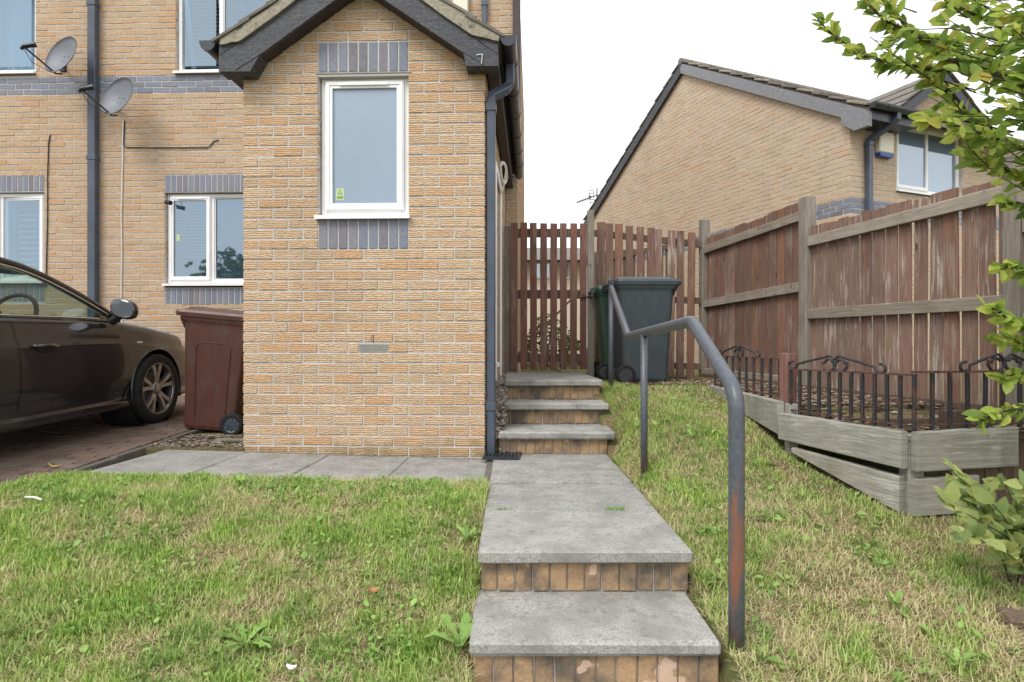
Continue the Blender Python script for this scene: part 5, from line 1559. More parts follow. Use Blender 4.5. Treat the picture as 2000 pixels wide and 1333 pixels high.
# ---------------------------------------------------------------- low black iron railings on the bed
def scroll(c, ux, s, flip=1):
    """spiral strip: centre c, horizontal unit ux, size s"""
    out = []
    for k in range(20):
        a = k / 19 * math.pi * 2.6
        r_ = s * (0.25 + 0.75 * k / 19)
        out.append(c + ux * (flip * r_ * math.cos(a)) + Vector((0, 0, r_ * math.sin(a))))
    return out
def railing(label, A, B, zb, zt, nbars, scrolls, group='low iron railings round the raised bed', first=True, last=True):
    A, B = Vector(A), Vector(B)
    r = thing('iron_railing', label, 'railing', (A.x, A.y, zb), 0, group)
    d3 = Vector((B.x - A.x, B.y - A.y, 0)); L = d3.length; ux = d3.normalized()
    def P(s, z): return ux * s + Vector((0, 0, z - zb))
    obj('top_rail', MB().obox(P(-0.01, zt), P(L + 0.01, zt), 0.020, 0.010), MAT['iron_rust'], r)
    obj('bottom_rail', MB().obox(P(-0.01, zb + 0.015), P(L + 0.01, zb + 0.015), 0.016, 0.008), MAT['iron_rust'], r)
    for k in range(nbars):
        s = L * k / (nbars - 1)
        if (k == 0 and not first) or (k == nbars - 1 and not last): continue
        obj('bar', MB().obox(P(s, zb - 0.005), P(s + R.uniform(-0.003, 0.003), zt + 0.002), 0.017, 0.017, 0.002, up=(ux.x, ux.y, 0)), MAT['iron'], r)
    for s0, s1, dirn in scrolls:
        # a bar rising from a small end curl to a large curl
        a, b = P(s0 * L, zt + 0.026), P(s1 * L, zt + 0.084)
        e = ux * (1 if b.dot(ux) > a.dot(ux) else -1)
        curl = [a - e * 0.012 + (e * (-0.026 * math.cos(t_)) + Vector((0, 0, 0.024 * math.sin(t_)))) for t_ in np.linspace(-2.6, 1.9, 12)]
        rise = [a + e * 0.015 + Vector((0, 0, -0.016))]
        mid = [a * (1 - f) + b * f + Vector((0, 0, 0.003 * math.sin(f * math.pi))) for f in np.linspace(0.12, 0.9, 6)]
        big = [b + e * (0.046 * math.sin(t_)) + Vector((0, 0, -0.040 + 0.044 * math.cos(t_))) for t_ in np.linspace(0.0, 4.9, 16)]
        big2 = [b + e * (0.028 * math.sin(t_)) + Vector((0, 0, -0.042 + 0.026 * math.cos(t_))) for t_ in np.linspace(4.9, 7.4, 6)]
        obj('scroll', MB().tube(curl[::-1][:9] + rise + mid + big + big2, 0.0078, 6), MAT['iron'], r)
    return r
RA, RB = (1.778, 5.15), (1.755, 3.86)
railing('rear low black scroll-top railing, beyond the red corner post', RA, RB, 0.462, 0.722, 10, ((0.12, 0.40, 1), (0.72, 0.47, 1)))
RC, RD = (1.752, 3.70), (1.998, 2.925)
railing('middle low black scroll-top railing between the red post and the bed corner', RC, RD, 0.390, 0.660, 12, ((0.03, 0.36, 1), (0.76, 0.46, 1)))
railing('low black railing along the front of the raised bed, behind the leafy shoots', RD, (2.70, 3.03), 0.395, 0.675, 8, ((0.42, 0.66, 1), (0.98, 0.80, 1)), first=False)
tag(obj('wooden_post', board(0.075, 0.075, 0.40), MAT['red_post'], loc=(1.775, 3.785, 0.36), rot=(0, 0, 0.2)), 'short flaking red wooden post between two low railings', 'post')

# ---------------------------------------------------------------- handrail
HR = 0.0265
hr = thing('handrail', 'bent grey steel tube handrail beside the path with rusty posts', 'handrail', (0.775, 1.98, -0.2))
def hl_(p): return tuple(Vector(p) - Vector(hr.location))
n0 = (0.757, 1.985)
pA = Vector((n0[0], n0[1], at(1440, 768, n0[1]).z))
B_ = at(1352, 628, 2.53); C_ = at(1227, 657, 4.05); D_ = at(1194, 563, 5.28)
def bend(a, b, c, r_, n=7):
    u_, v_ = (a - b).normalized(), (c - b).normalized()
    p, q = b + u_ * r_, b + v_ * r_
    return [p * (1 - t_) ** 2 + b * 2 * t_ * (1 - t_) + q * t_ ** 2 for t_ in np.linspace(0, 1, n)]
foot = Vector((n0[0], n0[1], -0.30))
pts = [foot, foot + Vector((0, 0, 0.35))] + bend(foot, pA, B_, 0.07) + bend(pA, B_, C_, 0.035, 5) + bend(B_, C_, D_, 0.03, 4) + [D_]
obj('rail', MB().tube([hl_(p) for p in pts], HR, 14), MAT['handrail'], hr, smooth=True)
m_ = at(1258, 660, 3.50)
obj('post', MB().tube([hl_((m_.x, m_.y, -0.05)), hl_((m_.x, m_.y, C_.z + (B_.z - C_.z) * 0.35 - 0.01))], 0.0215, 12), MAT['handrail'], hr, smooth=True)
obj('post', MB().tube([hl_((D_.x - 0.004, D_.y, 0.35)), hl_((D_.x - 0.004, D_.y, D_.z))], 0.022, 12), MAT['handrail'], hr, smooth=True)

# ---------------------------------------------------------------- neighbour's house on the right
NA = math.radians(22)
NO = Vector((4.856, 8.46, 0.2))
nh = thing('house', 'gabled buff brick house on the right rising above the boarded fence', 'house', NO, NA)
nxd, nyd = Vector((math.cos(NA), math.sin(NA))), Vector((-math.sin(NA), math.cos(NA)))
def n_on(px, py, axis_='front', off=0.0):
    """pixel to (along, z) in the house's frame, on its front (local y = off) or gable (local x = off)"""
    if axis_ == 'front':
        a = Vector((NO.x, NO.y)) + nyd * off; b = a + nxd
    else:
        a = Vector((NO.x, NO.y)) + nxd * off; b = a + nyd
    p = on_line(px, py, a, b)
    v = Vector((p.x - NO.x, p.y - NO.y))
    return (v.dot(nxd) if axis_ == 'front' else v.dot(nyd)), p.z - NO.z
SPAN = 7.42
eave = n_on(1660, 222)[1]
apz = n_on(1335, 138, 'gable', 0.0)
apy, apz = apz[0], apz[1]
SPAN = 2 * apy
tanr = (apz - eave) / apy
NZ0 = 0.0
def gtop(z):
    if z < eave: return (-SPAN, 0.0)
    h = apy - (z - eave) / tanr
    if h < 0.08: return None
    return (-apy - h, -apy + h)
m = MB().box(-SPAN + 0.006, -0.006, 0.0045, 0.22, -0.3, eave)
m.prism([(-SPAN + 0.006, eave), (-0.006, eave), (-apy, apz)], lambda a, b: (a, 0.0045, b), lambda a, b: (a, 0.22, b))
gwall = obj('gable_wall', m, MAT['mortar'], nh, (0, 0, 0), (0, 0, -math.pi / 2))
bz1 = n_on(1665, 388)[1]
nb0 = NZ0 + round((bz1 - NZ0) / CH) * CH - 3 * CH
band_n = (-40, 40, nb0, nb0 + 3 * CH)
gb = lay(-SPAN, -0.0, NZ0, 100, [band_n], gtop)
place(gb, gwall, MAT['brick_far'], 150, prio=lambda b: -b[0] + (0 if b[1] > 1.4 else 50))
place([b for b in lay(-SPAN, 0.0, NZ0, 100) if nb0 < b[1] < nb0 + 3 * CH], gwall, MAT['blue'], 24, 'band_brick', prio=lambda b: -b[0])
nw = (n_on(1751, 300)[0], n_on(1880, 300)[0], n_on(1815, 385)[1], n_on(1815, 250)[1])
ns0 = nw[3] + 0.01
FX = 5.5
ddx0, ddx1 = nw[0] - 0.20, nw[1] + 0.45                      # the small front gable over the window
dap = ((ddx0 + ddx1) / 2 + 0.05, eave + 0.75)
def ftop(z):
    if z < eave: return (0, FX)
    h = (dap[1] - z) / 0.75 * (ddx1 - ddx0) / 2
    return None if h < 0.06 else (max(ddx0, dap[0] - h), dap[0] + h)
m = backing(0.006, FX, -0.3, eave, [nw])
m.prism([(ddx0, eave), (ddx1, eave), dap], lambda a, b: (a, 0.0045, b), lambda a, b: (a, 0.22, b))
fwall = obj('front_wall', m, MAT['mortar'], nh)
opn = (nw[0], nw[1], nw[2], nw[3] + 0.235)
fb = lay(0.0, FX, NZ0, 70, [opn, band_n], ftop)
place(fb, fwall, MAT['brick_far'], 150, prio=lambda b: b[0] + (0 if b[1] > 1.4 else 50))
place([b for b in lay(0.0, FX, NZ0, 70) if nb0 < b[1] < nb0 + 3 * CH], fwall, MAT['blue'], 24, 'band_brick')
soldiers(fwall, nw[0], nw[1], ns0, round((nw[1] - nw[0]) / 0.075))
NWIN = window(nh, nw[0] + 0.006, nw[1] - 0.006, nw[2] + 0.05, nw[3] - 0.006, 0.05, [0.5], MAT['glass_far'], True, fixed=(1,))
# roof: two slopes, barge boards, verge tiles
ov = 0.10
def slope_pt(s, y_out, lift=0.0):
    """point on the front slope: s = 0 at eave line .. 1 at ridge"""
    return (y_out, s * apy - (1 - s) * 0.0, eave + s * apy * tanr + lift)
ra = math.atan(tanr)
for sgn in (1, -1):
    def Y(y): return y if sgn > 0 else SPAN - y
    sl_ = MB()
    e0 = -0.32
    P = [(Y(e0), eave + e0 * tanr + 0.10), (Y(apy), apz + 0.10), (Y(apy), apz + 0.16), (Y(e0), eave + e0 * tanr + 0.16)]
    sl_.prism(P, lambda a, b: (-0.03, a, b), lambda a, b: (FX, a, b))
    rf = obj('roof', sl_, MAT['tile'], nh)
    nt = 14
    for k in range(nt):
        y0_ = e0 + (apy - e0) * k / nt
        y1_ = e0 + (apy - e0) * (k + 1.12) / nt
        for c in range(4 if sgn > 0 else 1):
            x0_ = -0.09 + c * 0.33
            a = Vector((x0_ + 0.165, Y(y0_), eave + y0_ * tanr + 0.205)); b = Vector((x0_ + 0.165, Y(min(y1_, apy)), eave + min(y1_, apy) * tanr + 0.170))
            obj('tile', MB().obox(a, b, 0.322 + R.uniform(-0.01, 0.008), 0.034, 0.005).jitter(0.005), MAT['tile'] if c or k % 3 else MAT['verge'], rf)
    bg = MB()
    bz = 0.20
    P = [(Y(e0 + 0.02), eave + e0 * tanr - bz + 0.12), (Y(e0 + 0.02), eave + e0 * tanr + 0.13), (Y(apy), apz + 0.13), (Y(apy), apz + 0.13 - bz)]
    bg.prism(P, lambda a, b: (-0.075, a, b), lambda a, b: (-0.045, a, b))
    obj('barge_board', bg, MAT['barge_grey'] if sgn > 0 else MAT['barge'], nh)
    obj('soffit_strip', MB().prism([(Y(e0 + 0.04), eave + e0 * tanr - 0.03), (Y(e0 + 0.04), eave + e0 * tanr + 0.1), (Y(apy), apz + 0.1), (Y(apy), apz - 0.03)], lambda a, b: (-0.044, a, b), lambda a, b: (-0.004, a, b)), MAT['barge'], nh)
obj('ridge_tile', MB().tube([(-0.09, apy, apz + 0.17), (FX, apy, apz + 0.17)], 0.07, 8), MAT['tile'], nh)
# boxed eave end, fascia, gutter and pipe at the front corner
gx1_ = n_on(1790, 195, 'front', -0.3)[0]
obj('box_end', MB().prism([(-0.335, eave - 0.10), (-0.335, eave - 0.30), (-0.12, eave - 0.30), (0.08, eave - 0.13), (0.08, eave + 0.06)], lambda a, b: (-0.078, a, b), lambda a, b: (0.0, a, b)), MAT['barge_grey'], nh)
obj('eave_box', MB().box(0.001, gx1_ - 0.06, -0.33, -0.005, eave - 0.20, eave - 0.02, 0.006), MAT['gutter'], nh)
pr = gutter_prof()
gm = MB().loft([[(x_, -0.39 + a * 1.05, eave + 0.0 + b * 1.1) for a, b in pr] for x_ in (-0.06, gx1_)])
gn = obj('gutter', gm, MAT['gutter'], nh)
for x_ in (0.2, 0.75): obj('union', MB().loft([[(x_ + q_, -0.39 + a * 1.16, eave + b * 1.2) for a, b in pr] for q_ in (0, 0.04)]), MAT['gutter'], gn)
pux = n_on(1697, 300, 'front', -0.05)[0]
rect_pipe(nh, [(pux, -0.055, nb0 - 1.2), (pux, -0.055, eave - 0.42), (pux, -0.06, eave - 0.36), (pux + 0.12, -0.30, eave - 0.20), (pux + 0.15, -0.36, eave - 0.14), (pux + 0.15, -0.37, eave - 0.03)], 0.085, 0.075, MAT['pipe_grey'], collars=[(pux, -0.055, n_on(1697, 285)[1])])
# small front gable roof
for sgn in (-1, 1):
    xe = dap[0] + sgn * ((ddx1 - ddx0) / 2 + 0.18)
    ze = eave - 0.02
    P = [(xe, ze), (dap[0], dap[1] + 0.12), (dap[0], dap[1] + 0.18), (xe, ze + 0.06)]
    rf = obj('gable_roof', MB().prism(P, lambda a, b: (a, -0.10, b), lambda a, b: (a, 1.6, b)), MAT['tile'], nh)
    for k in range(4):
        for c in range(5):
            f0, f1 = k / 4, min(1, (k + 1.15) / 4)
            a = Vector((xe + (dap[0] - xe) * f0, -0.0 + c * 0.31, ze + 0.085 + (dap[1] + 0.12 - ze) * f0)); b = Vector((xe + (dap[0] - xe) * f1, c * 0.31, ze + 0.062 + (dap[1] + 0.12 - ze) * f1))
            obj('tile', MB().obox(a, b, 0.302, 0.024, 0.004).jitter(0.002), MAT['tile'], rf)
    obj('barge_board', MB().prism([(xe, ze - 0.14), (dap[0], dap[1] - 0.04), (dap[0], dap[1] + 0.12), (xe, ze + 0.04)], lambda a, b: (a, -0.13, b), lambda a, b: (a, -0.10, b)), MAT['barge'], nh)
ax0, az_ = n_on(1714, 308, 'front', -0.05); ax1, az1 = n_on(1742, 262, 'front', -0.05)
apt = Vector((NO.x, NO.y)) + nxd * ((ax0 + ax1) / 2)
al2 = thing('alarm_box', 'cream and blue alarm box beside the window of the right house', 'alarm box', (apt.x, apt.y, az_ + NO.z), NA)
hw_ = (ax1 - ax0) / 2
obj('cover', MB().box(-hw_, hw_, -0.09, -0.004, 0.075, az1 - az_, 0.014), MAT['cream'], al2)
obj('strobe', MB().prism([(-hw_ + 0.004, 0.074), (-hw_ + 0.02, 0.02), (hw_ - 0.02, 0.02), (hw_ - 0.004, 0.074)], lambda a, b: (a, -0.088, b), lambda a, b: (a, -0.004, b)), MAT['alarm_blue'], al2)
# rear and far sides closed
obj('rear_wall', MB().box(0.23, FX, SPAN - 0.22, SPAN - 0.002, -0.3, eave).box(FX - 0.2, FX - 0.002, 0.23, SPAN - 0.23, -0.3, eave), MAT['brick_far'], nh)

# television aerial bracketed to the far corner of that house
AY = 15.5
ap_ = at(1166, 430, AY)
aer = thing('tv_aerial', 'small television aerial on a mast between the gate post and the right house', 'aerial', (ap_.x, AY, 3.2))
def al_(px, py, dy=0.0):
    p = at(px, py, AY); return (p.x - ap_.x, dy, p.z - 3.2)
obj('mast', MB().tube([(0, 0, 0), al_(1166, 368)], 0.018, 6).tube([(0, 0, 0.25), (0.15, 0.05, 0.25)], 0.015, 6), MAT['wheel_grey'], aer)
obj('boom', MB().tube([al_(1126, 396), al_(1168, 381)], 0.017, 6), MAT['wheel_grey'], aer)
for k in range(9):
    px_ = 1128 + k * 3.1; py_ = 395.3 - k * 1.1
    h_ = 2.5 + 0.3 * k
    obj('element', MB().tube([al_(px_, py_ - h_), al_(px_, py_ + h_)], 0.010, 5), MAT['wheel_grey'], aer)
rfm = MB()
for q_ in range(5): rfm.tube([al_(1150 + q_ * 0.9, 373 + q_ * 6, -0.05), al_(1158 + q_ * 0.9, 370 + q_ * 6, 0.12)], 0.010, 5)
rfm.tube([al_(1150, 372), al_(1153, 399)], 0.011, 5).tube([al_(1158, 369), al_(1161, 396)], 0.011, 5)
obj('reflector', rfm, MAT['wheel_grey'], aer)

# house and hedge glimpsed between the gate slats
fy = 19.0
fo = at(1075, 640, fy)
fh = thing('house', 'distant cream house glimpsed between the slats of the gate', 'house', (fo.x, fy, 0.4))
def fl(px, py, dy=0.0):
    p = at(px, py, fy + dy); return (p.x - fo.x, dy, p.z - 0.4)
a, b = fl(985, 505), fl(1135, 505)
fwm = MB().box(a[0], b[0], 0.0, 6.0, -0.3, a[2])
obj('wall', fwm, m_plain('cream render', (0.62, 0.53, 0.43), 0.9, 0.1, vary=0.06), fh)
obj('roof', MB().prism([(-0.5, a[2] - 0.12), (3.2, fl(1060, 452)[2]), (6.5, a[2] - 0.12)], lambda y, z: (a[0] - 0.4, y, z), lambda y, z: (b[0] + 0.3, y, z)), MAT['tile'], fh)
for p0, p1 in ((1046, 1056), (1064, 1074), (1100, 1112)):
    u0_, u1_ = fl(p0, 0)[0], fl(p1, 0)[0]
    z0_, z1_ = fl(0, 545)[2], fl(0, 512)[2]
    wv = obj('window', MB().box(u0_, u1_, -0.04, 0.02, z0_, z1_, 0.01), MAT['upvc'], fh)
    obj('pane', MB().box(u0_ + 0.03, u1_ - 0.03, -0.05, -0.041, z0_ + 0.06, z1_ - 0.06), MAT['glass_far'], wv)

# ---------------------------------------------------------------- leaves
def leaf_mb(L, W, fold=0.25, droop=0.15, rr=R):
    v = [(0, 0, 0)]
    for t_, w_ in ((0.22, 0.72), (0.5, 1.0), (0.78, 0.68)):
        z = -droop * L * t_ * t_
        for s_ in (-1, 0, 1):
            v.append((L * t_, s_ * W / 2 * w_, z + abs(s_) * fold * W / 2 * w_ + rr.uniform(-1, 1) * 0.001))
    v.append((L, 0, -droop * L))
    f = [(0, 2, 1), (0, 3, 2), (1, 2, 5, 4), (2, 3, 6, 5), (4, 5, 8, 7), (5, 6, 9, 8), (7, 8, 10), (8, 9, 10)]
    m = MB(); m.v = v; m.f = f
    return m
LEAF_MB = [leaf_mb(1.0, 0.50 + 0.05 * (k % 3), 0.15 + 0.12 * (k % 4), 0.05 + 0.10 * (k % 3)) for k in range(8)]
def foliage(parent, org, spots, mt, singles, name='leaf'):
    """spots: (position, direction, size); the first ones become leaves of their own"""
    org = Vector(org)
    rest = MB()
    me = [None] * len(LEAF_MB)
    for k, (p, d, s) in enumerate(spots):
        d = d.normalized()
        up = Vector((R.uniform(-1, 1), R.uniform(-1.5, 0.4), R.uniform(-0.2, 1.1))).normalized()
        y_ = up.cross(d).normalized(); z_ = d.cross(y_)
        M_ = Matrix(((d.x, y_.x, z_.x), (d.y, y_.y, z_.y), (d.z, y_.z, z_.z)))
        v = k % len(LEAF_MB)
        if k < singles:
            if me[v] is None:
                me[v] = LEAF_MB[v].mesh(name, True)
            o = obj(name, me[v], mt, parent)
            o.matrix_local = Matrix.Translation(p - org) @ M_.to_4x4() @ Matrix.Scale(s, 4)
        else:
            rest.add([M_ @ (Vector(q) * s) + p - org for q in LEAF_MB[v].v], LEAF_MB[v].f)
    if rest.f: stuff(obj('crown', rest, mt, parent, smooth=True))
def interp_path(pts, n):
    pts = [Vector(p) for p in pts]
    out = []
    seg = [(b - a).length for a, b in zip(pts[:-1], pts[1:])]
    tot = sum(seg)
    for k in range(n):
        s = tot * k / (n - 1)
        i = 0
        while i < len(seg) - 1 and s > seg[i]: s -= seg[i]; i += 1
        out.append(pts[i] + (pts[i + 1] - pts[i]) * min(1, s / max(seg[i], 1e-6)))
    return out
TX, TY = 2.50, 2.45
tree = thing('tree', 'small broad-leaved tree reaching in from the right edge of the garden', 'tree', (TX, TY, ground(TX, TY) - 0.02))
to = Vector(tree.location)
obj('trunk', MB().tube([Vector(p) - to for p in ((TX, TY, to.z), (TX + 0.02, TY, 0.3), (TX - 0.03, TY + 0.02, 0.9), (TX + 0.0, TY, 1.5), (TX - 0.04, TY - 0.02, 2.1), (TX - 0.05, TY, 2.7))], [0.055, 0.048, 0.042, 0.036, 0.026, 0.012], 10), MAT['bark'], tree, smooth=True)
BR = [([(2120, 205), (2000, 160), (1890, 127), (1845, 115), (1820, 84), (1770, 58), (1725, 40), (1690, 0)], 2.25, 1.5, 0.011),
      ([(1900, 135), (1830, 138), (1747, 124), (1687, 109), (1646, 81), (1616, 60), (1597, 36)], 2.30, None, 0.006),
      ([(2120, 130), (1990, 72), (1920, 38), (1860, 8), (1820, -40)], 2.40, 1.7, 0.010),
      ([(2120, 330), (2000, 290), (1920, 262), (1850, 240), (1795, 232)], 2.20, 1.35, 0.009),
      ([(2120, 400), (2010, 360), (1950, 322), (1905, 318), (1880, 300)], 2.35, 1.3, 0.008),
      ([(2120, 40), (2010, -10), (1930, -40), (1840, -70)], 2.30, 1.9, 0.009),
      ([(1800, 75), (1740, 20), (1700, -30)], 2.25, None, 0.005),
      ([(2120, 640), (2020, 640), (1968, 622), (1930, 598)], 2.20, 0.9, 0.007),
      ([(2120, 690), (2020, 690), (1975, 660), (1940, 660)], 2.30, 0.8, 0.006),
      ([(2110, 520), (2030, 540), (1980, 520), (1945, 528)], 2.25, 1.1, 0.006),
      ([(2120, 830), (2030, 800), (1970, 800), (1915, 822)], 2.20, 0.6, 0.007),
      ([(2120, 745), (2030, 740), (1990, 728), (1955, 740)], 2.35, 0.7, 0.006),
      ([(2110, 450), (2040, 420), (1990, 395), (1960, 400)], 2.30, 1.2, 0.006)]
spots = []
for pts, Y_, tz, r_ in BR:
    P = [at(x, y, Y_ + 0.05 * math.sin(k * 1.7)) for k, (x, y) in enumerate(pts)]
    if tz: P = [Vector((TX, TY, tz - 0.10))] + P
    Q = interp_path(P, 26)
    obj('branch', MB().tube([p - to for p in Q], [r_ * (1.35 - 1.1 * k / 25) + 0.0012 for k in range(26)], 6), MAT['bark'], tree, smooth=True)
    L_ = sum((a - b).length for a, b in zip(Q[:-1], Q[1:]))
    nl = int(L_ * 95)
    for k in range(nl):
        f = 0.22 + 0.78 * k / nl
        i = min(24, int(f * 25))
        p = Q[i] + (Q[i + 1] - Q[i]) * R.random()
        d = (Q[i + 1] - Q[i]).normalized() + Vector((R.uniform(-1, 1), R.uniform(-1, 1), R.uniform(-0.8, 0.6))) * 0.9
        spots.append((p + Vector((R.uniform(-1, 1), R.uniform(-1, 1), R.uniform(-1, 1))) * 0.012, d, R.uniform(0.042, 0.076)))
# side twigs filling the crown
def inpoly(x, y, poly):
    c = False
    for (x0, y0), (x1, y1) in zip(poly, poly[1:] + poly[:1]):
        if (y0 > y) != (y1 > y) and x < (x1 - x0) * (y - y0) / (y1 - y0) + x0: c = not c
    return c
crown = [(1640, -10), (1760, -60), (2090, -60), (2090, 360), (1905, 335), (1850, 268), (1800, 215), (1725, 140), (1660, 80)]
tw = 0
while tw < 135:
    x, y = R.uniform(1640, 2090), R.uniform(-60, 360)
    if not inpoly(x, y, crown) or R.random() > 0.30 + 0.70 * (x - 1600) / 450: continue
    tw += 1
    Y_ = R.uniform(2.05, 2.75)
    tip = at(x, y, Y_)
    d = Vector((-1, R.uniform(-0.5, 0.5), R.uniform(-0.1, 0.6))).normalized()
    base = tip - d * R.uniform(0.16, 0.3) + Vector((0.03, 0, -0.03))
    Q = interp_path([base, (base + tip) / 2 + Vector((0, 0, R.uniform(-0.02, 0.03))), tip], 8)
    obj('twig', MB().tube([p - to for p in Q], [0.0034 - 0.0003 * k for k in range(8)], 5), MAT['bark'], tree, smooth=True)
    for k in range(R.randint(6, 10)):
        i = R.randint(1, 6)
        p = Q[i]
        dd = d + Vector((R.uniform(-1, 1), R.uniform(-1, 1), R.uniform(-0.9, 0.6))) * 0.95
        spots.append((p + Vector((R.uniform(-1, 1), R.uniform(-1, 1), R.uniform(-1, 1))) * 0.01, dd, R.uniform(0.042, 0.076)))
def pxx(p): return CX + FPX * p.x / p.y
spots.sort(key=lambda s_: (0 if 1560 < pxx(s_[0]) < 2000 and -10 < HY - FPX * (s_[0].z - EYE) / s_[0].y < 1100 else 1, -s_[2] / s_[0].y))
foliage(tree, to, spots, MAT['leaf'], 300)

# leafy shoots at the foot of the bed
sx, sy_ = 2.12, 2.42
shrub = thing('shrub', 'low leafy shoots growing in front of the silvered planks at the right', 'shrub', (sx, sy_, ground(sx, sy_) - 0.02))
so_ = Vector(shrub.location)
spots = []
tips = [(1850, 915, 2.2), (1885, 930, 2.3), (1855, 985, 2.15), (1905, 965, 2.25), (1940, 985, 2.2), (1880, 1040, 2.1), (1925, 1055, 2.15), (1965, 1075, 2.2), (1985, 1010, 2.3), (1960, 940, 2.4), (2000, 950, 2.2), (2020, 1040, 2.25), (1905, 1010, 2.3), (1950, 1030, 2.35), (2010, 905, 2.3), (2040, 985, 2.2), (1870, 955, 2.35)]
for x, y, Y_ in tips:
    tip = at(x, y, Y_)
    b = so_ + Vector((R.uniform(-0.05, 0.08), R.uniform(-0.05, 0.05), 0))
    mid = (b + tip) / 2 + Vector((0.04, 0, 0.05))
    Q = interp_path([b, mid, tip], 14)
    obj('stem', MB().tube([p - so_ for p in Q], [0.0042 - 0.00022 * k for k in range(14)], 5), MAT['bark'], shrub, smooth=True)
    for k in range(21):
        i = R.randint(4, 13)
        p = Q[i]
        dd = (tip - mid).normalized() + Vector((R.uniform(-1, 1), R.uniform(-1, 1), R.uniform(-0.5, 0.8)))
        spots.append((p, dd, R.uniform(0.055, 0.095)))
spots.sort(key=lambda s_: s_[0].y)
foliage(shrub, so_, spots, MAT['leaf_shrub'], 300)

# hedge and shrubs beyond the gate
hy = 11.5
ho = at(1040, 700, hy)
hedge = thing('hedge', 'green hedge glimpsed through the lower half of the gate', 'hedge', (ho.x, hy, 0.42))
spots = []
for k in range(1500):
    x = R.uniform(-0.9, 0.95); z = R.uniform(0, 1) ** 0.8 * (0.75 + 0.25 * math.sin(x * 5))
    spots.append((Vector((ho.x + x, hy + R.uniform(-0.3, 0.3), 0.42 + z)), Vector((R.uniform(-1, 1), R.uniform(-1, 0.2), R.uniform(-0.6, 0.8))), R.uniform(0.05, 0.10)))
foliage(hedge, hedge.location, spots, MAT['hedge'], 0)
hm = MB()
for k in range(7): hm.tube([(-0.8 + k * 0.27, 0, -0.05), (-0.8 + k * 0.27 + R.uniform(-0.1, 0.1), 0.05, 0.7)], [0.02, 0.008], 5)
obj('stems', hm, MAT['bark'], hedge)

# tree across the road behind the camera, mirrored in the lower window
rx_, ry_ = -18.3, -19.0
rt_ = thing('tree', 'green tree mirrored in the glass of the lower window beside the porch', 'tree', (rx_, ry_, ground(rx_, ry_)))
obj('trunk', MB().tube([(0, 0, 0), (0.1, 0, 1.5), (0.0, 0.1, 3.5), (0.1, 0, 5.0)], [0.22, 0.18, 0.12, 0.04], 8), MAT['bark'], rt_, smooth=True)
spots = []
while len(spots) < 2600:
    v = Vector((R.uniform(-1, 1), R.uniform(-1, 1), R.uniform(-1, 1)))
    if not 0.35 < v.length < 1: continue
    lump = 0.78 + 0.22 * math.sin(v.x * 7 + v.z * 5) * math.cos(v.y * 6)
    spots.append((Vector((rx_ + v.x * 3.6 * lump, ry_ + v.y * 3.0 * lump, 3.9 + v.z * 3.1 * lump)), Vector((R.uniform(-1, 1), R.uniform(-1, 1), R.uniform(-0.7, 0.7))), R.uniform(0.25, 0.5)))
foliage(rt_, rt_.location, spots, MAT['hedge'], 0)

# ---------------------------------------------------------------- grass
def vnoise(seed):
    g = np.random.default_rng(seed).random((64, 64))
    def f(x, y):
        xi, yi = np.floor(x).astype(int), np.floor(y).astype(int)
        fx_, fy_ = x - xi, y - yi
        fx_, fy_ = fx_ * fx_ * (3 - 2 * fx_), fy_ * fy_ * (3 - 2 * fy_)
        a, b, c, d = g[xi % 64, yi % 64], g[(xi + 1) % 64, yi % 64], g[xi % 64, (yi + 1) % 64], g[(xi + 1) % 64, (yi + 1) % 64]
        return (a * (1 - fx_) + b * fx_) * (1 - fy_) + (c * (1 - fx_) + d * fx_) * fy_
    return f
N1, N2, N3 = vnoise(1), vnoise(2), vnoise(3)
gvec = np.vectorize(ground)
def bed_left(y): return np.interp(y, [1.0, 2.86, 2.92, 3.72, 3.80, 5.25, 6.2], [9, 9, 1.94, 1.69, 1.70, 1.78, 1.8])
def grass_spots(n, region):
    x0, x1, y0, y1 = region
    x = rng.uniform(x0, x1, n); y = y0 + (y1 - y0) * rng.random(n) ** 1.15
    if x0 < 0:
        lim = np.where(x > -2.62, 3.46 + (-0.15 - x) * 0.036 + 0.05 * (N3(x * 7 + 9, y * 0 + 3) - 0.4), 3.40 + 0.0 * x)
        edge = np.interp(y, [0, 3.3, 4], [-3.2, -2.78, -2.74])
        ok = (y < lim) & (x > edge) & (x < PX0 - 0.004 + 0.012 * N1(y * 9, y * 0))
    else:
        ok = (x > PX1 - 0.015 + 0.03 * N1(y * 8, y * 0)) & (x < bed_left(y)) & ((y < 4.3) | (x > 0.80))
        ok &= ~((y > 5.75) & (rng.random(n) < 0.8)) & (y < 6.3)
        ok &= ~((x > 1.45) & (y > 4.6) & (rng.random(n) < 0.75))
    ok &= np.abs(x) < 0.95 * y + 0.1
    return x[ok], y[ok]
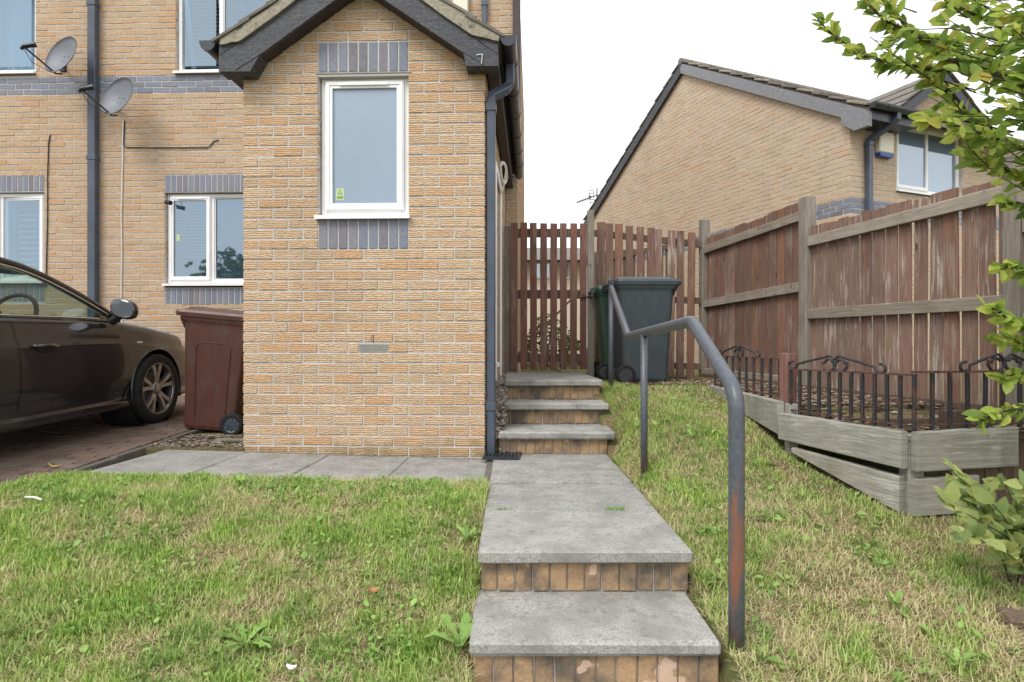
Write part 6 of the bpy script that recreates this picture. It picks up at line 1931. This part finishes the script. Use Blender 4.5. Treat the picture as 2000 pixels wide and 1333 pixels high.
def grass_mesh(parts):
    V, F3, F4, C = [], [], [], []
    base = 0
    for x, y, dry, tall in parts:
        n = len(x)
        z = gvec(x, y) - 0.004
        pat = N1(x * 2.2 + 7, y * 2.2) * 0.28 + N2(x * 6 + 3, y * 6) * 0.36 + N3(x * 17, y * 17) * 0.36
        L = (0.016 + 0.036 * rng.random(n) ** 1.8) * tall * (0.75 + 0.7 * N2(x * 4, y * 4 + 9))
        a = rng.uniform(0, 2 * np.pi, n)
        lean = rng.uniform(0.1, 1.0, n) * L
        green = np.clip((pat - 0.5) * 2.6 + 0.62 - dry + rng.normal(0, 0.24, n), 0, 1)
        lean = lean + (1 - green) * L * 0.5
        w = rng.uniform(0.0011, 0.0022, n) * (1 + 0.35 * green)
        dx, dy = np.cos(a), np.sin(a)
        sx_, sy2 = -dy * w, dx * w
        up = np.sqrt(np.maximum(L * L - lean * lean * 0.7, 0.15 * L * L))
        p = np.stack([
            np.stack([x - sx_, y - sy2, z], 1), np.stack([x + sx_, y + sy2, z], 1),
            np.stack([x + dx * lean * 0.35 + sx_ * 0.8, y + dy * lean * 0.35 + sy2 * 0.8, z + up * 0.62], 1),
            np.stack([x + dx * lean * 0.35 - sx_ * 0.8, y + dy * lean * 0.35 - sy2 * 0.8, z + up * 0.62], 1),
            np.stack([x + dx * lean, y + dy * lean, z + up], 1)], 1)
        V.append(p.reshape(-1, 3))
        i = base + np.arange(n) * 5
        F4.append(np.stack([i, i + 1, i + 2, i + 3], 1)); F3.append(np.stack([i + 3, i + 2, i + 4], 1))
        base += n * 5
        g1, g2, s1, s2 = np.array([0.24, 0.39, 0.07]), np.array([0.46, 0.60, 0.15]), np.array([0.52, 0.44, 0.24]), np.array([0.68, 0.59, 0.37])
        q = rng.random(n)[:, None]
        col = (g1 * (1 - q) + g2 * q) * green[:, None] + (s1 * (1 - q) + s2 * q) * (1 - green[:, None])
        C.append(np.repeat(np.concatenate([col, np.ones((n, 1))], 1), 5, 0))
    V, F3, F4, C = np.concatenate(V), np.concatenate(F3), np.concatenate(F4), np.concatenate(C)
    me = bpy.data.meshes.new('grass')
    me.vertices.add(len(V)); me.vertices.foreach_set('co', V.astype(np.float32).ravel())
    nl = len(F4) * 4 + len(F3) * 3
    me.loops.add(nl); me.loops.foreach_set('vertex_index', np.concatenate([F4.ravel(), F3.ravel()]).astype(np.int32))
    me.polygons.add(len(F4) + len(F3))
    st = np.concatenate([np.arange(len(F4)) * 4, len(F4) * 4 + np.arange(len(F3)) * 3]).astype(np.int32)
    me.polygons.foreach_set('loop_start', st)
    me.update(calc_edges=True)
    at_ = me.attributes.new('Col', 'FLOAT_COLOR', 'POINT')
    at_.data.foreach_set('color', C.astype(np.float32).ravel())
    return me
xl, yl = grass_spots(230000, (-3.3, PX0 + 0.02, 1.62, 3.62))
xr, yr = grass_spots(260000, (PX1 - 0.02, 3.0, 1.5, 6.3))
gl_ = obj('grass', grass_mesh([(xl, yl, -0.02, 1.0)]), MAT['grass']); tag(stuff(gl_), 'patchy green lawn left of the path', 'grass')
gr_ = obj('grass', grass_mesh([(xr, yr, 0.40, 1.05)]), MAT['grass']); tag(stuff(gr_), 'dry straw-coloured grass on the slope right of the path', 'grass')

# broad-leaved weeds through the lawn
def weeds(n, xs, ys, keep, smin, smax):
    m = MB()
    k = 0
    while k < n:
        x, y = R.uniform(*xs), ys[0] + (ys[1] - ys[0]) * R.random() ** 1.1
        if not keep(x, y): continue
        pat = float(N2(np.array(x * 4.5 + 20), np.array(y * 4.5))) * 0.5 + float(N3(np.array(x * 12 + 5), np.array(y * 12))) * 0.5
        if pat < 0.52 + 0.12 * R.random() and R.random() > 0.10: continue
        k += 1
        z = ground(x, y) + R.uniform(0.006, 0.035)
        d = Vector((R.uniform(-1, 1), R.uniform(-1, 1), R.uniform(-0.1, 0.75))).normalized()
        y_ = Vector((R.uniform(-0.3, 0.3), R.uniform(-0.3, 0.3), 1)).cross(d).normalized(); z_ = d.cross(y_)
        s = R.uniform(smin, smax) * (1.6 if R.random() < 0.12 else 1)
        l = LEAF_MB[k % 8]
        wv = 1.15
        m.add([Vector((x, y, z)) + d * (q[0] * s) + y_ * (q[1] * s * wv) + z_ * (q[2] * s) for q in l.v], l.f)
    return m
o = obj('clover', weeds(2800, (-3.1, -0.16), (1.65, 3.5), lambda x, y: y < 3.46 + (-0.15 - x) * 0.036 and abs(x) < 0.93 * y and x > np.interp(y, [0, 3.3, 4], [-3.2, -2.8, -2.76]), 0.012, 0.028), MAT['weed'], smooth=True)
tag(stuff(o), 'small broad green leaves growing through the left lawn', 'weeds')
o = obj('clover', weeds(380, (0.74, 2.2), (1.7, 5.4), lambda x, y: x < bed_left(y) - 0.02 and abs(x) < 0.9 * y and (y < 4.3 or x > 0.84), 0.022, 0.045), MAT['weed'], smooth=True)
tag(stuff(o), 'scattered broad green leaves on the right slope', 'weeds')

def rosette(label, px, py, n, s, upright=0.5, z=None):
    # find the ground under the pixel
    y = 1.2
    while y < 8:
        p = at(px, py, y)
        if p.z <= ground(p.x, y): break
        y += 0.01
    w = thing('weed', label, 'weed', (p.x, y, ground(p.x, y)), 0, 'weeds growing in the grass')
    for k in range(n):
        a = 2 * math.pi * k / n + R.uniform(-0.4, 0.4)
        d = Vector((math.cos(a), math.sin(a), upright * R.uniform(0.6, 1.6))).normalized()
        y_ = Vector((0, 0, 1)).cross(d).normalized(); z_ = d.cross(y_)
        L, W_ = s * R.uniform(0.75, 1.2), 0.30
        m = MB()
        N = 9
        rows = []
        for i in range(N):
            t_ = i / (N - 1)
            wid = W_ * L * 0.5 * math.sin(math.pi * min(1, t_ * 0.92 + 0.04)) ** 0.8 * (0.78 + 0.22 * math.cos(i * math.pi)) * (0.5 + 0.7 * t_)
            c = d * (L * t_) - Vector((0, 0, 0.45 * L * t_ * t_ * (0.6 + 0.4 * R.random()))) + Vector((0, 0, 0.01))
            rows.append([c - y_ * wid + z_ * wid * 0.3, c, c + y_ * wid + z_ * wid * 0.3])
        m.loft(rows, closed=False)
        obj('leaf', m, MAT['weed'], w, smooth=True)
    return w
rosette('tall dock-like weed against the left end of the lowest step', 900, 1275, 8, 0.15, 1.2)
rosette('leafy weed at the lawn edge left of the upper path slab', 912, 1060, 7, 0.10, 0.9)
rosette('small upright weed in the dry grass at the bottom right', 1748, 1195, 4, 0.10, 1.6)
rosette('broad-leaved weed in front of the leafy shoots at the right', 1878, 1110, 5, 0.09, 1.4)
rosette('bright green weed clump left of the raised bed end', 1575, 905, 9, 0.10, 1.2)
rosette('low green weed clump in the middle of the right slope', 1352, 858, 7, 0.09, 0.9)
rosette('broad flat weed near the bottom edge of the left lawn', 480, 1265, 8, 0.12, 0.6)
rosette('green weed at the back of the left lawn by the paving', 470, 955, 8, 0.10, 1.0)
rosette('low weed at the bottom right corner of the slope', 1870, 1310, 6, 0.09, 1.0)
# splayed tufts of broader, lusher grass
def lush(n, xs, ys, keep):
    m = MB()
    k = 0
    while k < n:
        x, y = R.uniform(*xs), ys[0] + (ys[1] - ys[0]) * R.random() ** 1.1
        if not keep(x, y) or float(N2(np.array(x * 5 + 2), np.array(y * 5))) < 0.35 + 0.4 * R.random(): continue
        k += 1
        z = ground(x, y) - 0.003
        s = R.uniform(0.6, 1.3)
        for b_ in range(R.randint(9, 20)):
            a = R.uniform(0, 6.283); L = R.uniform(0.025, 0.065) * s; w_ = R.uniform(0.0016, 0.0036)
            sp = R.uniform(0.2, 1.0); r0 = R.uniform(0, 0.018) * s
            c, d = math.cos(a), math.sin(a)
            P = lambda t_, off: (x + c * (r0 + L * sp * t_) - d * off, y + d * (r0 + L * sp * t_) + c * off, z + L * (1.0 * t_ - 0.55 * sp * t_ * t_))
            m.add([P(0, -w_ * 0.7), P(0, w_ * 0.7), P(0.5, -w_), P(0.5, w_), P(1, 0)], [(0, 1, 3, 2), (2, 3, 4)])
    return m
o = obj('grass_tuft', lush(900, (-3.1, -0.16), (1.65, 3.48), lambda x, y: y < 3.44 + (-0.15 - x) * 0.036 and abs(x) < 0.93 * y and x > np.interp(y, [0, 3.3, 4], [-3.2, -2.8, -2.76])), MAT['weed'])
tag(stuff(o), 'splayed bright green grass tufts over the left lawn', 'grass')
o = obj('grass_tuft', lush(340, (0.74, 2.3), (1.65, 5.6), lambda x, y: x < bed_left(y) - 0.03 and abs(x) < 0.92 * y and (y < 4.3 or x > 0.84)), MAT['weed'])
tag(stuff(o), 'bright green grass tufts dotted over the right slope', 'grass')
# tufts in the path joints
tf = []
for px, py, n, L in ((1205, 996, 60, 0.03), (985, 996, 40, 0.02), (1120, 997, 14, 0.015), (1160, 943, 12, 0.014)):
    c = on_level(px, py, 0.0)
    for k in range(n):
        tf.append((c.x + R.gauss(0, 0.03), c.y + R.gauss(0, 0.004), L * R.uniform(0.4, 1.2)))
m = MB()
for x, y, L in tf:
    a = R.uniform(0, 6.28); dx, dy = math.cos(a), math.sin(a)
    m.add([(x - 0.0015, y, -0.003), (x + 0.0015, y, -0.003), (x + dx * L * 0.4, y + dy * L * 0.2, L)], [(0, 1, 2)])
o = stuff(obj('grass_tuft', m, MAT['weed'])); tag(o, 'little tufts of grass in the joint across the path', 'grass')

# ---------------------------------------------------------------- loose ground and small things
pts = [(R.uniform(-0.165, -0.075 + 0.04 * R.random()), y, float(np.interp(y, [4.42, 4.5, 4.8, 5.2, 7], [0.15, 0.19, 0.33, 0.47, 0.50])) + R.uniform(-0.012, 0.012)) for y in [R.uniform(4.43, 6.6) for _ in range(1500)]]
o = pebbles('gravel', None, MAT['pebble'], pts, 0.010, 0.022, 0.7); tag(o, 'loose gravel banked between the porch wall and the upper steps', 'gravel')
m = MB()
m.add([(-0.19, 4.40, -0.03), (-0.06, 4.40, -0.03), (-0.06, 4.42, 0.13), (-0.19, 4.42, 0.13), (-0.06, 4.8, 0.32), (-0.19, 4.8, 0.32), (-0.06, 5.2, 0.455), (-0.19, 5.2, 0.455), (0.0, 7.3, 0.49), (-0.19, 7.3, 0.49)], [(0, 1, 2, 3), (3, 2, 4, 5), (5, 4, 6, 7), (7, 6, 8, 9)])
struct('gravel_bank', m, MAT['soil'])
m = MB().box(-2.725, -1.99, 4.36, 6.6, -0.05, 0.052)
struct('side_bed', m, MAT['soil'])
pts = [(R.uniform(-2.72, -2.02), R.uniform(4.37, 4.95), 0.055 + R.uniform(0, 0.01)) for _ in range(700)]
o = pebbles('litter_chips', None, MAT['pebble'], pts, 0.006, 0.018, 0.4); tag(o, 'scattered stones and crumbs on the soil by the brown bin', 'gravel')
pts = [(R.uniform(-2.72, -2.02), R.uniform(4.37, 4.85), 0.062 + R.uniform(0, 0.014)) for _ in range(160)]
o = pebbles('leaf_litter', None, MAT['chips'], pts, 0.012, 0.030, 0.15); tag(o, 'dead leaf litter on the soil in front of the brown bin', 'leaf litter')
pts = []
for k in range(420):
    y = R.choice([R.uniform(3.3, 4.4), R.uniform(4.36, 4.40)])
    u_ = R.uniform(-1.8, 0.0)
    p = h2w(u_, -0.012 - 0.02 * R.random() ** 2, 0)
    pts.append((p.x, p.y, -0.022 - u_ * 0.026 + 0.003))
o = pebbles('mortar_crumbs', None, MAT['pebble'], pts, 0.002, 0.007, 0.6); tag(o, 'crumbs lying along the foot of the porch wall', 'gravel')
pts = [(R.uniform(0.85, 2.0), R.uniform(5.5, 6.9), 0.44 + R.uniform(0, 0.012)) for _ in range(1200)]
o = pebbles('bark_mulch', None, MAT['chips'], pts, 0.010, 0.030, 0.25); tag(o, 'brown leaf and bark litter round the bins', 'leaf litter')
p = at(455, 862, 4.60)
tag(obj('timber_offcut', MB().box(-0.13, 0.17, -0.05, 0.05, 0, 0.022, 0.003).jitter(0.002), MAT['post'], loc=(p.x, 4.62, 0.056), rot=(0, 0, 0.04)), 'grey timber offcut lying at the foot of the brown bin', 'timber')
p = on_level(1985, 1243, -0.262)
tag(obj('timber_offcut', MB().box(-0.05, 0.14, -0.05, 0.05, 0, 0.055, 0.004).jitter(0.003), MAT['dark_board'], loc=(p.x, p.y, ground(p.x, p.y) - 0.022), rot=(0.12, 0.08, -0.25)), 'brown timber block half sunk in grass at the bottom right', 'timber')
def curl(name, label, cat, px, py, z, s, mt, rot=0.0):
    p = on_level(px, py, z)
    m = MB(); sec = []
    for k in range(6):
        a = -0.9 + 1.8 * k / 5
        w_ = 0.35 + 0.65 * math.sin(math.pi * (k + 0.5) / 6)
        sec.append([(s * a * 0.6, -s * 0.35 * w_, s * 0.30 * a * a), (s * a * 0.6, 0, s * 0.22 * a * a - s * 0.05), (s * a * 0.6, s * 0.35 * w_, s * 0.32 * a * a)])
    m.loft(sec, closed=False)
    return tag(obj(name, m, mt, loc=(p.x, p.y, z + 0.004), rot=(R.uniform(-0.3, 0.3), 0.2, rot), smooth=True), label, cat)
curl('dead_leaf', 'curled brown dead leaf lying on the left lawn', 'leaf', 727, 1155, -0.125, 0.045, MAT['dead_leaf'], 0.4)
curl('dead_leaf', 'yellow dead leaf lying on the block paving behind the lawn', 'leaf', 105, 912, drive_z(3.8) + 0.004, 0.06, MAT['yellow_leaf'], 0.5)
curl('dead_leaf', 'orange-brown dead leaf on the dry right slope', 'leaf', 1702, 1088, -0.085, 0.03, MAT['dead_leaf'], 1.2)
curl('litter_scrap', 'white scrap of litter near the bottom of the left lawn', 'litter', 568, 1306, -0.235, 0.03, MAT['litter_white'], 0.1)
p = on_level(68, 983, 0.02)
tag(obj('litter_strip', MB().tube([(-0.065, 0.02, 0.0), (0, 0, 0.004), (0.06, -0.035, 0.002)], 0.005, 6), MAT['litter_white'], loc=(p.x, p.y, 0.045)), 'thin white strip of litter at the back left of the lawn', 'litter')
p = at(1178, 690, 7.35)
rt = thing('plastic_tube', 'red plastic tube with a white end behind the paling fence', 'tube', (p.x, 7.35, 0.44))
zt_ = at(1178, 640, 7.35).z - 0.44
obj('tube', MB().lathe([(0.026, 0.0), (0.026, zt_)], 12), MAT['red_plastic'], rt)
obj('cap', MB().lathe([(0.028, zt_), (0.028, zt_ + 0.04), (0.02, zt_ + 0.05)], 12), MAT['litter_white'], rt)
